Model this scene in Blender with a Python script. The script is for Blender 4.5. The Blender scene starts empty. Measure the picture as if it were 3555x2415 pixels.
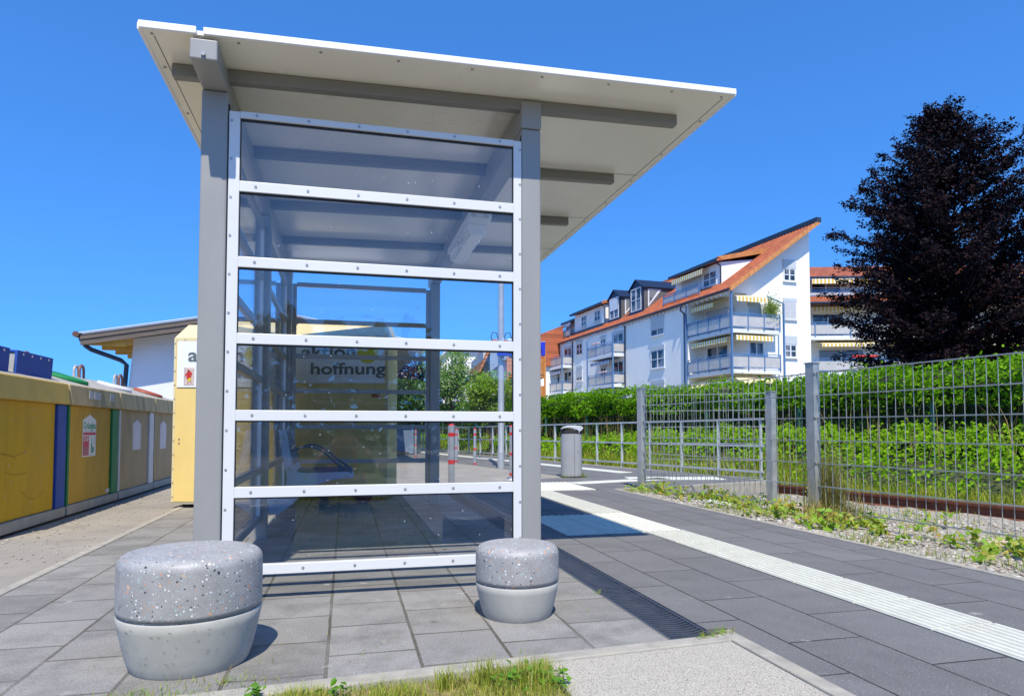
import bpy, bmesh, math, random
import numpy as np
from mathutils import Vector, Matrix
random.seed(7); rng = np.random.default_rng(7)
R = math.radians
SC = bpy.context.scene
COL = SC.collection

# ---------------------------------------------------------------- helpers
def tag(o, label=None, cat=None, group=None, kind=None):
    if label: o['label'] = label
    if cat: o['category'] = cat
    if group: o['group'] = group
    if kind: o['kind'] = kind
    return o

def empty(name, loc=(0, 0, 0), rz=0.0, label=None, cat=None, group=None):
    o = bpy.data.objects.new(name, None); COL.objects.link(o)
    o.location = loc; o.rotation_euler = (0, 0, rz); o.empty_display_size = .1
    return tag(o, label, cat, group)

class MB:
    """collects shapes (one material index per shape) and links them as one mesh object"""
    def __init__(s): s.v = []; s.f = []; s.m = []; s.mi = 0; s.sm = []
    def add(s, vs, fs, smooth=False):
        b = len(s.v); s.v += [tuple(p) for p in vs]
        for f in fs: s.f.append(tuple(i + b for i in f)); s.m.append(s.mi); s.sm.append(smooth)
        return s
    def mat(s, i): s.mi = i; return s
    def box(s, x0, x1, y0, y1, z0, z1):
        return s.add([(x0,y0,z0),(x1,y0,z0),(x1,y1,z0),(x0,y1,z0),(x0,y0,z1),(x1,y0,z1),(x1,y1,z1),(x0,y1,z1)],
                     [(0,3,2,1),(4,5,6,7),(0,1,5,4),(1,2,6,5),(2,3,7,6),(3,0,4,7)])
    def hexa(s, b, t):  # four bottom, four top points
        return s.add(list(b) + list(t), [(0,3,2,1),(4,5,6,7),(0,1,5,4),(1,2,6,5),(2,3,7,6),(3,0,4,7)])
    def obar(s, a, b, w, h, up=(0, 0, 1)):  # rectangular bar from a to b
        a = Vector(a); b = Vector(b); d = (b - a).normalized(); u = Vector(up)
        if abs(d.dot(u)) > .99: u = Vector((0, 1, 0))
        x = d.cross(u).normalized() * w / 2; z = x.cross(d).normalized() * h / 2
        return s.hexa([a-x-z, a+x-z, b+x-z, b-x-z], [a-x+z, a+x+z, b+x+z, b-x+z])
    def tube(s, pts, r, n=8, cap=True, closed=False):
        pts = [Vector(p) for p in pts]; k = len(pts); rr = r if hasattr(r, '__len__') else [r] * k
        base = len(s.v); prev = None; vs = []
        for i, p in enumerate(pts):
            if closed: d = pts[(i+1) % k] - pts[i-1]
            else: d = pts[min(i+1, k-1)] - pts[max(i-1, 0)]
            d.normalize()
            if prev is None:
                a = Vector((0, 0, 1)) if abs(d.z) < .9 else Vector((1, 0, 0))
                prev = (a - d * a.dot(d)).normalized()
            else:
                prev = (prev - d * prev.dot(d)).normalized()
            q = d.cross(prev)
            for j in range(n):
                t = 2 * math.pi * j / n
                vs.append(p + (prev * math.cos(t) + q * math.sin(t)) * rr[i])
        fs = []
        for i in range(k if closed else k - 1):
            for j in range(n):
                a = i*n + j; b = i*n + (j+1) % n; c = ((i+1) % k)*n + (j+1) % n; d2 = ((i+1) % k)*n + j
                fs.append((a, b, c, d2))
        s.add(vs, fs, True)
        if cap and not closed:
            s.add(vs[:n], [tuple(range(n))[::-1]]); s.add(vs[-n:], [tuple(range(n))])
        return s
    def lathe(s, c, prof, n=48, smooth=True):
        cx, cy, cz = c; vs = []; fs = []
        for (r, z) in prof:
            for j in range(n):
                t = 2*math.pi*j/n; vs.append((cx + r*math.cos(t), cy + r*math.sin(t), cz + z))
        for i in range(len(prof)-1):
            for j in range(n):
                fs.append((i*n+j, i*n+(j+1) % n, (i+1)*n+(j+1) % n, (i+1)*n+j))
        s.add(vs, fs, smooth)
        s.add(vs[:n], [tuple(range(n))[::-1]]); s.add(vs[-n:], [tuple(range(n))])
        return s
    def prism(s, poly, z0, z1):  # ccw polygon
        n = len(poly)
        vs = [(p[0], p[1], z0) for p in poly] + [(p[0], p[1], z1) for p in poly]
        return s.add(vs, [tuple(range(n))[::-1], tuple(range(n, 2*n))] + [(i, (i+1) % n, n+(i+1) % n, n+i) for i in range(n)])
    def exy(s, poly, axis, a, b):  # polygon of (p, z) pairs extruded along 'x' or 'y'
        n = len(poly)
        if axis == 'y': vs = [(p[0], a, p[1]) for p in poly] + [(p[0], b, p[1]) for p in poly]
        else: vs = [(a, p[0], p[1]) for p in poly] + [(b, p[0], p[1]) for p in poly]
        return s.add(vs, [tuple(range(n)), tuple(range(n, 2*n))[::-1]] + [(i, n+i, n+(i+1) % n, (i+1) % n) for i in range(n)])
    def build(s, name, mats, parent=None, bev=0.0, seg=2):
        me = bpy.data.meshes.new(name); me.from_pydata(s.v, [], s.f)
        mats = mats if isinstance(mats, (list, tuple)) else [mats]
        for m in mats: me.materials.append(m)
        me.polygons.foreach_set('material_index', s.m); me.polygons.foreach_set('use_smooth', s.sm)
        bm = bmesh.new(); bm.from_mesh(me); bmesh.ops.recalc_face_normals(bm, faces=bm.faces); bm.to_mesh(me); bm.free()
        me.update()
        o = bpy.data.objects.new(name, me); COL.objects.link(o)
        if parent: o.parent = parent
        if bev:
            b = o.modifiers.new('edge', 'BEVEL'); b.width = bev; b.segments = seg; b.limit_method = 'ANGLE'; b.angle_limit = R(50)
            b.harden_normals = False
        return o

def copy_tree(o, parent=None):
    c = o.copy(); COL.objects.link(c)
    if parent: c.parent = parent
    for ch in list(o.children): copy_tree(ch, c)
    return c

def text_mesh(body, name, m, width, height=None, bold=0.0, parent=None):
    """letters as a thin solid in the local xz plane, facing -y, left end at x=0, baseline z=0"""
    cu = bpy.data.curves.new(name, 'FONT'); cu.body = body; cu.extrude = .02; cu.offset = bold; cu.resolution_u = 4
    t = bpy.data.objects.new(name, cu); COL.objects.link(t)
    dg = bpy.context.evaluated_depsgraph_get(); dg.update()
    me = bpy.data.meshes.new_from_object(t.evaluated_get(dg)); bpy.data.objects.remove(t); bpy.data.curves.remove(cu)
    xs = [v.co.x for v in me.vertices]; ys = [v.co.y for v in me.vertices]
    k = width / (max(xs) - min(xs)); kz = k if height is None else height / (max(ys) - min(ys))
    x0 = min(xs)
    for v in me.vertices: v.co = ((v.co.x - x0) * k, -v.co.z * .05, v.co.y * kz)
    me.materials.clear(); me.materials.append(m); me.name = name
    o = bpy.data.objects.new(name, me); COL.objects.link(o)
    if parent: o.parent = parent
    return o

def each(name, mats, parent, fns):
    for f in fns:
        b = MB(); f(b); b.build(name, mats, parent)

# ---------------------------------------------------------------- materials
def nt(name):
    m = bpy.data.materials.new(name); m.use_nodes = True; t = m.node_tree; t.nodes.clear()
    out = t.nodes.new('ShaderNodeOutputMaterial'); p = t.nodes.new('ShaderNodeBsdfPrincipled')
    t.links.new(p.outputs[0], out.inputs[0])
    return m, t, p, out
def N(t, typ, **kw):
    n = t.nodes.new(typ)
    for k, v in kw.items():
        if k in n.inputs: n.inputs[k].default_value = v
        else: setattr(n, k, v)
    return n
def c4(c): return (c[0], c[1], c[2], 1)
def ramp(t, fac, stops, interp='LINEAR'):
    r = t.nodes.new('ShaderNodeValToRGB'); e = r.color_ramp; e.interpolation = interp
    while len(e.elements) < len(stops): e.elements.new(.5)
    for i, (p, c) in enumerate(stops):
        e.elements[i].position = p; e.elements[i].color = c4(c) if hasattr(c, '__len__') else (c, c, c, 1)
    t.links.new(fac, r.inputs[0]); return r.outputs[0]
def mixc(t, fac, a, b, mode='MIX'):
    n = t.nodes.new('ShaderNodeMix'); n.data_type = 'RGBA'; n.blend_type = mode
    for s, v in ((0, fac), (6, a), (7, b)):
        if hasattr(v, 'is_linked'): t.links.new(v, n.inputs[s])
        elif s == 0: n.inputs[s].default_value = v
        else: n.inputs[s].default_value = c4(v)
    return n.outputs[2]
def coords(t, kind='Object', scale=(1, 1, 1)):
    if kind == 'World': src = t.nodes.new('ShaderNodeNewGeometry').outputs['Position']
    else: src = t.nodes.new('ShaderNodeTexCoord').outputs[kind]
    mp = t.nodes.new('ShaderNodeMapping'); mp.inputs['Scale'].default_value = scale
    t.links.new(src, mp.inputs[0]); return mp.outputs[0]
def noise(t, vec, scale, detail=4, rough=.6, out=0):
    n = N(t, 'ShaderNodeTexNoise', Scale=scale, Detail=detail, Roughness=rough); t.links.new(vec, n.inputs['Vector']); return n.outputs[out]
def bumpn(t, p, h, strength=.3, dist=.01):
    b = N(t, 'ShaderNodeBump', Strength=strength, Distance=dist); t.links.new(h, b.inputs['Height']); t.links.new(b.outputs[0], p.inputs['Normal']); return b
MC = {}
K = 1.2   # overall lightness of the place's own colours, set against the lamp strengths below
up = lambda c: tuple(x * K if x < .5 else max(x, min(x * K, .6)) for x in c)
def mat(name, col, rough=.5, metal=0., var=.12, vs=6., bump=0., bs=60., dirt=0., dirtcol=(.08,.07,.05), ds=2.5, kind='Object', stretch=(1,1,1), spec=None):
    if name in MC: return MC[name]
    col = up(col); dirtcol = up(dirtcol); m, t, p, o = nt(name); v = coords(t, kind, stretch)
    n1 = noise(t, v, vs, 5)
    lo = tuple(c * (1 - var) for c in col); hi = tuple(min(1, c * (1 + var)) for c in col)
    c = ramp(t, n1, [(.3, lo), (.7, hi)])
    if dirt:
        n2 = noise(t, v, ds, 8, .7)
        f = ramp(t, n2, [(.5, 0.), (.75, dirt)])
        c = mixc(t, f, c, dirtcol)
    t.links.new(c, p.inputs['Base Color'])
    p.inputs['Roughness'].default_value = rough; p.inputs['Metallic'].default_value = metal
    if spec is not None: p.inputs['Specular IOR Level'].default_value = spec
    rr = ramp(t, n1, [(.3, max(0., rough - .06)), (.7, min(1., rough + .08))]); t.links.new(rr, p.inputs['Roughness'])
    if bump: bumpn(t, p, noise(t, v, bs, 3), bump, .004)
    MC[name] = m; return m

def paving(name, base, row, brick, x0, mortar, var=.18, dust=.3, dustcol=(.33,.32,.3), msize=.006):
    base = up(base); dustcol = up(dustcol); m, t, p, o = nt(name)
    g = t.nodes.new('ShaderNodeNewGeometry'); sp = t.nodes.new('ShaderNodeSeparateXYZ'); t.links.new(g.outputs['Position'], sp.inputs[0])
    sub = N(t, 'ShaderNodeMath', operation='SUBTRACT'); t.links.new(sp.outputs[0], sub.inputs[0]); sub.inputs[1].default_value = x0
    cb = t.nodes.new('ShaderNodeCombineXYZ'); t.links.new(sp.outputs[1], cb.inputs[0]); t.links.new(sub.outputs[0], cb.inputs[1])
    wob = noise(t, g.outputs['Position'], 9, 3, .6, 1)
    wm = t.nodes.new('ShaderNodeVectorMath'); wm.operation = 'MULTIPLY_ADD'; t.links.new(wob, wm.inputs[0]); wm.inputs[1].default_value = (.006, .006, 0); t.links.new(cb.outputs[0], wm.inputs[2])
    b = N(t, 'ShaderNodeTexBrick', Scale=1.0); b.inputs['Brick Width'].default_value = brick; b.inputs['Row Height'].default_value = row
    b.inputs['Mortar Size'].default_value = msize; b.inputs['Mortar Smooth'].default_value = .25; b.inputs['Bias'].default_value = 0
    b.offset = .5; b.squash = 1
    b.inputs['Color1'].default_value = c4(tuple(c*(1-var) for c in base)); b.inputs['Color2'].default_value = c4(tuple(c*(1+var) for c in base)); b.inputs['Mortar'].default_value = c4(mortar)
    t.links.new(wm.outputs[0], b.inputs['Vector'])
    pos = g.outputs['Position']
    n1 = noise(t, pos, 1.6, 10, .72); n2 = noise(t, pos, 160, 2, .6); n3 = noise(t, pos, 7, 9, .8); n4 = noise(t, pos, 3.1, 8, .7)
    c = mixc(t, ramp(t, n1, [(.42, 0.), (.72, dust)]), b.outputs['Color'], dustcol)
    c = mixc(t, ramp(t, n4, [(.46, 0.), (.66, dust)]), c, tuple(x*.55 for x in base))
    c = mixc(t, ramp(t, n3, [(.60, 0.), (.70, dust * 1.2)]), c, tuple(min(1, d*1.3) for d in dustcol))
    c = mixc(t, .55, c, ramp(t, n2, [(.25, .25), (.5, .5), (.8, .85)]), 'OVERLAY')
    n5 = noise(t, pos, 4.6, 11, .62); c = mixc(t, ramp(t, n5, [(.665, 0.), (.70, dust * 1.3)]), c, (.55,.53,.48))   # dried splashes and lime
    # bright mineral flecks and a few dark spots of chewing gum
    vo = N(t, 'ShaderNodeTexVoronoi', Scale=2.2); t.links.new(pos, vo.inputs['Vector'])
    c = mixc(t, ramp(t, vo.outputs['Distance'], [(.03, .8), (.055, 0.)]), c, tuple(x*.35 for x in base))
    vf = N(t, 'ShaderNodeTexVoronoi', Scale=70); t.links.new(pos, vf.inputs['Vector'])
    c = mixc(t, ramp(t, vf.outputs['Distance'], [(.09, .55), (.15, 0.)]), c, (.5,.5,.5))
    t.links.new(c, p.inputs['Base Color']); p.inputs['Roughness'].default_value = .85; p.inputs['Specular IOR Level'].default_value = .2
    hb = N(t, 'ShaderNodeMath', operation='MULTIPLY_ADD'); t.links.new(b.outputs['Fac'], hb.inputs[0]); hb.inputs[1].default_value = -1.0
    hn = N(t, 'ShaderNodeMath', operation='MULTIPLY'); t.links.new(n2, hn.inputs[0]); hn.inputs[1].default_value = .25; t.links.new(hn.outputs[0], hb.inputs[2])
    bumpn(t, p, hb.outputs[0], .6, .006)
    return m

def speckle(name, cols, scale, rough=.9, bump=.5, big=None):
    """aggregate: pebbles / exposed stone, colours per voronoi cell"""
    cols = [up(c) for c in cols]; m, t, p, o = nt(name); g = t.nodes.new('ShaderNodeNewGeometry'); pos = g.outputs['Position']
    v = N(t, 'ShaderNodeTexVoronoi', Scale=scale); t.links.new(pos, v.inputs['Vector'])
    se = t.nodes.new('ShaderNodeSeparateColor'); t.links.new(v.outputs['Color'], se.inputs[0])
    k = len(cols); c = ramp(t, se.outputs[0], [(i / k, cc) for i, cc in enumerate(cols)], 'CONSTANT')
    c = mixc(t, ramp(t, v.outputs['Distance'], [(.35, 0.), (.75, .75)]), c, tuple(x * .35 for x in cols[0]))
    n = noise(t, pos, big or 1.1, 6, .65)
    c = mixc(t, ramp(t, n, [(.35, .0), (.7, .35)]), c, tuple(x * .6 for x in cols[-1]))
    t.links.new(c, p.inputs['Base Color']); p.inputs['Roughness'].default_value = rough; p.inputs['Specular IOR Level'].default_value = .15
    inv = N(t, 'ShaderNodeMath', operation='SUBTRACT'); inv.inputs[0].default_value = 1; t.links.new(v.outputs['Distance'], inv.inputs[1])
    bumpn(t, p, inv.outputs[0], bump, .4 / scale)
    return m

def leafmat(name, cols, trans=.35, rough=.45, spec=.4, tmul=(1.3, 1.35, .5)):
    cols = [up(c) for c in cols]; m, t, p, o = nt(name); g = t.nodes.new('ShaderNodeNewGeometry')
    k = len(cols); c = ramp(t, g.outputs['Random Per Island'], [(i / max(1, k - 1), cc) for i, cc in enumerate(cols)])
    n = noise(t, g.outputs['Position'], 1.2, 3); c = mixc(t, ramp(t, n, [(.3, .35), (.7, 0.)]), c, tuple(x * .6 for x in cols[0]))
    t.links.new(c, p.inputs['Base Color']); p.inputs['Roughness'].default_value = rough; p.inputs['Specular IOR Level'].default_value = spec
    tr = t.nodes.new('ShaderNodeBsdfTranslucent'); tc = mixc(t, 1.0, c, tmul, 'MULTIPLY'); t.links.new(tc, tr.inputs[0])
    ms = t.nodes.new('ShaderNodeMixShader'); ms.inputs[0].default_value = trans
    t.links.new(p.outputs[0], ms.inputs[1]); t.links.new(tr.outputs[0], ms.inputs[2]); t.links.new(ms.outputs[0], o.inputs[0])
    return m

def terrazzo(name):
    m, t, p, o = nt(name); v = coords(t)
    base = ramp(t, noise(t, v, 14, 6), [(.3, (.29,.285,.275)), (.7, (.38,.37,.36))])
    c = base
    for sc, thr, keep, cols in ((230, .24, .55, [(.6,.62,.62), (.1,.11,.12), (.5,.5,.5), (.75,.78,.78)]),
                                (100, .30, .42, [(.75,.78,.78), (.03,.035,.045), (.36,.5,.5), (.62,.3,.16), (.8,.8,.78), (.05,.06,.07)]),
                                (52, .27, .17, [(.72,.32,.14), (.85,.85,.83), (.04,.045,.05), (.72,.45,.26), (.35,.48,.47)])):
        vo = N(t, 'ShaderNodeTexVoronoi', Scale=sc); vo.distance = 'EUCLIDEAN'
        w = t.nodes.new('ShaderNodeVectorMath'); w.operation = 'MULTIPLY_ADD'; t.links.new(noise(t, v, sc * .9, 2, .5, 1), w.inputs[0]); w.inputs[1].default_value = (.9/sc,)*3; t.links.new(v, w.inputs[2])
        t.links.new(w.outputs[0], vo.inputs['Vector'])
        se = t.nodes.new('ShaderNodeSeparateColor'); t.links.new(vo.outputs['Color'], se.inputs[0])
        k = len(cols); cc = ramp(t, se.outputs[0], [(i / k, q) for i, q in enumerate(cols)], 'CONSTANT')
        a = ramp(t, vo.outputs['Distance'], [(thr * .85, 1.), (thr * .85 + .04, 0.)]); b = ramp(t, se.outputs[1], [(keep, 1.), (keep + .01, 0.)])
        mu = N(t, 'ShaderNodeMath', operation='MULTIPLY'); t.links.new(a, mu.inputs[0]); t.links.new(b, mu.inputs[1])
        c = mixc(t, mu.outputs[0], c, cc)
    t.links.new(c, p.inputs['Base Color']); p.inputs['Roughness'].default_value = .48; p.inputs['Specular IOR Level'].default_value = .4
    return m

def glass(name, tint, rough=0., refl=1.0, dirt=.0):
    m, t, p, o = nt(name); t.nodes.remove(p)
    tr = t.nodes.new('ShaderNodeBsdfTransparent'); tr.inputs[0].default_value = c4(tint)
    gl = t.nodes.new('ShaderNodeBsdfGlossy'); gl.inputs['Roughness'].default_value = rough; gl.inputs[0].default_value = (.95, .97, 1, 1)
    fr = t.nodes.new('ShaderNodeFresnel'); ge = t.nodes.new('ShaderNodeNewGeometry')   # both faces of the sheet reflect like air-to-glass
    io = N(t, 'ShaderNodeMath', operation='MULTIPLY_ADD'); t.links.new(ge.outputs['Backfacing'], io.inputs[0]); io.inputs[1].default_value = 1/1.5 - 1.5; io.inputs[2].default_value = 1.5; t.links.new(io.outputs[0], fr.inputs[0])
    mu = N(t, 'ShaderNodeMath', operation='MULTIPLY'); t.links.new(fr.outputs[0], mu.inputs[0]); mu.inputs[1].default_value = refl
    mx = t.nodes.new('ShaderNodeMixShader'); t.links.new(mu.outputs[0], mx.inputs[0]); t.links.new(tr.outputs[0], mx.inputs[1]); t.links.new(gl.outputs[0], mx.inputs[2])
    res = mx.outputs[0]
    if dirt:
        v = coords(t); df = t.nodes.new('ShaderNodeBsdfDiffuse'); df.inputs[0].default_value = (.55, .57, .6, 1)
        vo = N(t, 'ShaderNodeTexVoronoi', Scale=26); t.links.new(v, vo.inputs['Vector'])
        a = ramp(t, vo.outputs['Distance'], [(.04, .8), (.09, 0.)])
        se = t.nodes.new('ShaderNodeSeparateColor'); t.links.new(vo.outputs['Color'], se.inputs[0]); k = ramp(t, se.outputs[0], [(.25, 1.), (.27, 0.)])
        q = N(t, 'ShaderNodeMath', operation='MULTIPLY'); t.links.new(a, q.inputs[0]); t.links.new(k, q.inputs[1])
        film = ramp(t, noise(t, v, 2.2, 8, .7), [(.45, 0.), (.8, dirt)])
        mxm = N(t, 'ShaderNodeMath', operation='MAXIMUM'); t.links.new(q.outputs[0], mxm.inputs[0]); t.links.new(film, mxm.inputs[1])
        m2 = t.nodes.new('ShaderNodeMixShader'); t.links.new(mxm.outputs[0], m2.inputs[0]); t.links.new(res, m2.inputs[1]); t.links.new(df.outputs[0], m2.inputs[2]); res = m2.outputs[0]
    t.links.new(res, o.inputs[0]); return m

def stripes(name, c1, c2, axis, period, rough=.8):
    m, t, p, o = nt(name); v = coords(t); sp = t.nodes.new('ShaderNodeSeparateXYZ'); t.links.new(v, sp.inputs[0])
    a = N(t, 'ShaderNodeMath', operation='MULTIPLY'); t.links.new(sp.outputs['XYZ'.index(axis)], a.inputs[0]); a.inputs[1].default_value = 1 / period
    b = N(t, 'ShaderNodeMath', operation='FRACT'); t.links.new(a.outputs[0], b.inputs[0])
    t.links.new(ramp(t, b.outputs[0], [(0, c1), (.5, c2)], 'CONSTANT'), p.inputs['Base Color']); p.inputs['Roughness'].default_value = rough
    return m

def tilemat(name, base, along='Y', w=.34, h=.42):
    """clay pantiles: scalloped columns up the slope, stepped courses, colour per tile; local coords of the part"""
    base = up(base); m, t, p, o = nt(name); v = coords(t); sp = t.nodes.new('ShaderNodeSeparateXYZ'); t.links.new(v, sp.inputs[0])
    ax = sp.outputs[0 if along == 'X' else 1]; zz = sp.outputs[2]
    cb = t.nodes.new('ShaderNodeCombineXYZ'); t.links.new(ax, cb.inputs[0]); t.links.new(zz, cb.inputs[1])
    b = N(t, 'ShaderNodeTexBrick', Scale=1.0); b.offset = 0; b.inputs['Brick Width'].default_value = w; b.inputs['Row Height'].default_value = h * .6
    b.inputs['Mortar Size'].default_value = .035; b.inputs['Mortar Smooth'].default_value = .6
    b.inputs['Color1'].default_value = c4(tuple(c*.8 for c in base)); b.inputs['Color2'].default_value = c4(tuple(c*1.25 for c in base)); b.inputs['Mortar'].default_value = c4(tuple(c*.3 for c in base))
    t.links.new(cb.outputs[0], b.inputs['Vector'])
    n = noise(t, v, .8, 5); c = mixc(t, ramp(t, n, [(.4, 0.), (.75, .4)]), b.outputs['Color'], tuple(x*.55 for x in base))
    t.links.new(c, p.inputs['Base Color']); p.inputs['Roughness'].default_value = .75
    mu = N(t, 'ShaderNodeMath', operation='MULTIPLY'); t.links.new(ax, mu.inputs[0]); mu.inputs[1].default_value = 2*math.pi/w
    si = N(t, 'ShaderNodeMath', operation='SINE'); t.links.new(mu.outputs[0], si.inputs[0])
    m2 = N(t, 'ShaderNodeMath', operation='MULTIPLY'); t.links.new(zz, m2.inputs[0]); m2.inputs[1].default_value = 1/(h*.6)
    fr = N(t, 'ShaderNodeMath', operation='FRACT'); t.links.new(m2.outputs[0], fr.inputs[0])
    ad = N(t, 'ShaderNodeMath', operation='MULTIPLY_ADD'); t.links.new(fr.outputs[0], ad.inputs[0]); ad.inputs[1].default_value = -.8; t.links.new(si.outputs[0], ad.inputs[2])
    bumpn(t, p, ad.outputs[0], .8, .05)
    return m

STEEL = mat('grey painted steel', (.25,.247,.232), .42, 0, .05, 3, dirt=.3, dirtcol=(.31,.305,.29), ds=4, stretch=(1,1,.35), spec=.5)
DARKST = mat('dark painted steel', (.19,.185,.165), .45, 0, .05, 3)
ALU = mat('white aluminium', (.70,.70,.675), .36, 0, .03, 2, dirt=.1, dirtcol=(.5,.52,.55), ds=4)
ALUT = mat('white roof trim', (.86,.86,.86), .45, 0, .02, 2)
SCREW = mat('screw metal', (.32,.32,.31), .4, .4, .1)
CEIL = mat('cream roof lining', (.90,.86,.74), .22, 0, .03, 1.5, dirt=.22, dirtcol=(.66,.61,.48), ds=1.3, spec=.7)
GASK = mat('black gasket', (.012,.014,.018), .6)
GLZ = glass('tinted glass', (.972,.976,.978), 0, 1.2, .02)
GALV = mat('galvanised steel', (.38,.385,.36), .42, .55, .16, 9, dirt=.25, dirtcol=(.5,.53,.55), ds=6)
GALVL = mat('light galvanised steel', (.48,.51,.53), .45, .35, .1, 6)
CONC = mat('cast concrete', (.33,.345,.36), .55, 0, .1, 5, .15, 120, .35, (.2,.21,.18), 3)
KERB = mat('kerb concrete', (.30,.28,.235), .95, 0, .22, 12, .5, 150, .6, (.28,.25,.18), 3, 'World')
# ---------------------------------------------------------------- camera, light, world
cam = bpy.data.cameras.new('camera'); co = bpy.data.objects.new('camera', cam); COL.objects.link(co); SC.camera = co
co.location = (0, 0, .75); co.rotation_euler = (R(90 + 2.455), 0, R(-13.892))
cam.sensor_width = 36; cam.lens = 36 * 1525.9 / 2324; cam.shift_y = (908.4 - 789.5) / 2324; cam.clip_end = 3000; cam.clip_start = .05
SUN_EL, SUN_AZ = 57.0, 9.0       # the sun stands behind the camera; shadows fall along +Y turned SUN_AZ towards +X
w = bpy.data.worlds.new('World'); SC.world = w; w.use_nodes = True; t = w.node_tree; t.nodes.clear()
sky = t.nodes.new('ShaderNodeTexSky'); sky.sky_type = 'NISHITA'; sky.sun_disc = False
sky.sun_elevation = R(SUN_EL); sky.sun_rotation = R(180 + SUN_AZ); sky.altitude = 700; sky.air_density = 1.0; sky.dust_density = .25; sky.ozone_density = 4.5
# a clear dry-air sky: the lowest, whitish band of the model is skipped and the blue deepened
tc = t.nodes.new('ShaderNodeTexCoord'); sx = t.nodes.new('ShaderNodeSeparateXYZ'); t.links.new(tc.outputs['Generated'], sx.inputs[0])
ma = t.nodes.new('ShaderNodeMath'); ma.operation = 'MULTIPLY_ADD'; mx_ = t.nodes.new('ShaderNodeMath'); mx_.operation = 'MAXIMUM'; mx_.inputs[1].default_value = 0
t.links.new(sx.outputs[2], mx_.inputs[0]); t.links.new(mx_.outputs[0], ma.inputs[0]); ma.inputs[1].default_value = .85; ma.inputs[2].default_value = .17
cbx = t.nodes.new('ShaderNodeCombineXYZ'); t.links.new(sx.outputs[0], cbx.inputs[0]); t.links.new(sx.outputs[1], cbx.inputs[1]); t.links.new(ma.outputs[0], cbx.inputs[2])
nv = t.nodes.new('ShaderNodeVectorMath'); nv.operation = 'NORMALIZE'; t.links.new(cbx.outputs[0], nv.inputs[0]); t.links.new(nv.outputs[0], sky.inputs[0])
tint = t.nodes.new('ShaderNodeMix'); tint.data_type = 'RGBA'; tint.blend_type = 'MULTIPLY'; tint.inputs[0].default_value = 1; tint.inputs[7].default_value = (.33, .72, 1.08, 1); t.links.new(sky.outputs[0], tint.inputs[6])
bg = t.nodes.new('ShaderNodeBackground'); bg.inputs[1].default_value = .15
wo = t.nodes.new('ShaderNodeOutputWorld'); t.links.new(tint.outputs[2], bg.inputs[0]); t.links.new(bg.outputs[0], wo.inputs[0])
sl = bpy.data.lights.new('sun', 'SUN'); sl.energy = 3.2; sl.angle = R(.53); sl.color = (1, .925, .79)
so = bpy.data.objects.new('sun', sl); COL.objects.link(so)
d = Vector((math.sin(R(SUN_AZ)) * math.cos(R(SUN_EL)), math.cos(R(SUN_AZ)) * math.cos(R(SUN_EL)), -math.sin(R(SUN_EL))))
so.rotation_euler = d.to_track_quat('-Z', 'Y').to_euler(); so.location = (-2, -6, 12)
SC.view_settings.view_transform = 'Standard'; SC.view_settings.look = 'None'; SC.view_settings.exposure = 0.8; SC.view_settings.gamma = 1
cy = SC.cycles; cy.use_denoising = True
try: cy.denoiser = 'OPENIMAGEDENOISE'; cy.denoising_input_passes = 'RGB_ALBEDO_NORMAL'; cy.denoising_prefilter = 'ACCURATE'
except Exception: pass
cy.max_bounces = 10; cy.transparent_max_bounces = 24; cy.diffuse_bounces = 6; cy.glossy_bounces = 4; cy.caustics_reflective = False; cy.caustics_refractive = False
cy.sample_clamp_indirect = 6

# ---------------------------------------------------------------- ground sheets
def area(name, poly, z, m, depth=.18, kind='structure'):
    return tag(MB().prism(poly, z - depth, z).build(name, m), kind=kind)
DIRT = mat('field soil', (.20,.19,.13), 1, 0, .35, 1.2, .4, 20, .5, (.07,.09,.03), .7, 'World')
area('ground', [(-400,-300),(400,-300),(400,500),(-400,500)], -.2, DIRT, .3)
ASPH = mat('worn asphalt', (.265,.24,.205), .95, 0, .2, 3.2, .35, 190, .75, (.12,.11,.095), 1.6, 'World', spec=.15)
area('asphalt', [(-14,-3),(-1.60,-3),(-1.56,2.0),(-1.56,8.9),(1.2,8.95),(3.4,10.12),(2.64,13.6),(1.6,18.6),(-3.7,44),(-30,44),(-30,2)], -.002, ASPH)
PAVL = paving('grey concrete pavers', (.195,.187,.172), .2957, .335, .248, (.095,.085,.065), .18, .62, (.28,.27,.245), .0062)
PAVR = paving('anthracite concrete pavers', (.132,.129,.126), .306, .6, 1.524, (.03,.028,.024), .10, .28, (.20,.195,.188), .0045)
area('pavement', [(-1.5,2.02),(1.135,2.226),(1.135,8.93),(-1.5,8.93)], 0, PAVL)
area('platform', [(1.40,-4),(2.136,-4),(2.136,4.55),(1.524,4.55),(1.524,5.62),(2.136,5.62),(2.136,9.44),(1.324,8.99),(1.324,2.31),(1.40,2.31)], 0, PAVR)
area('platform', [(2.444,-4),(3.255,-4),(3.255,7.88),(2.444,7.88)], 0, PAVR)
area('platform', [(3.1,8.0),(3.30,7.88),(6.02,8.62),(5.90,9.2),(2.3,26.4),(-1.4,44),(-3.7,44),(1.6,18.6),(2.64,13.6),(3.4,10.12),(2.444,9.6),(2.444,9.15),(3.1,9.15)], -.003, PAVR)
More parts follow.
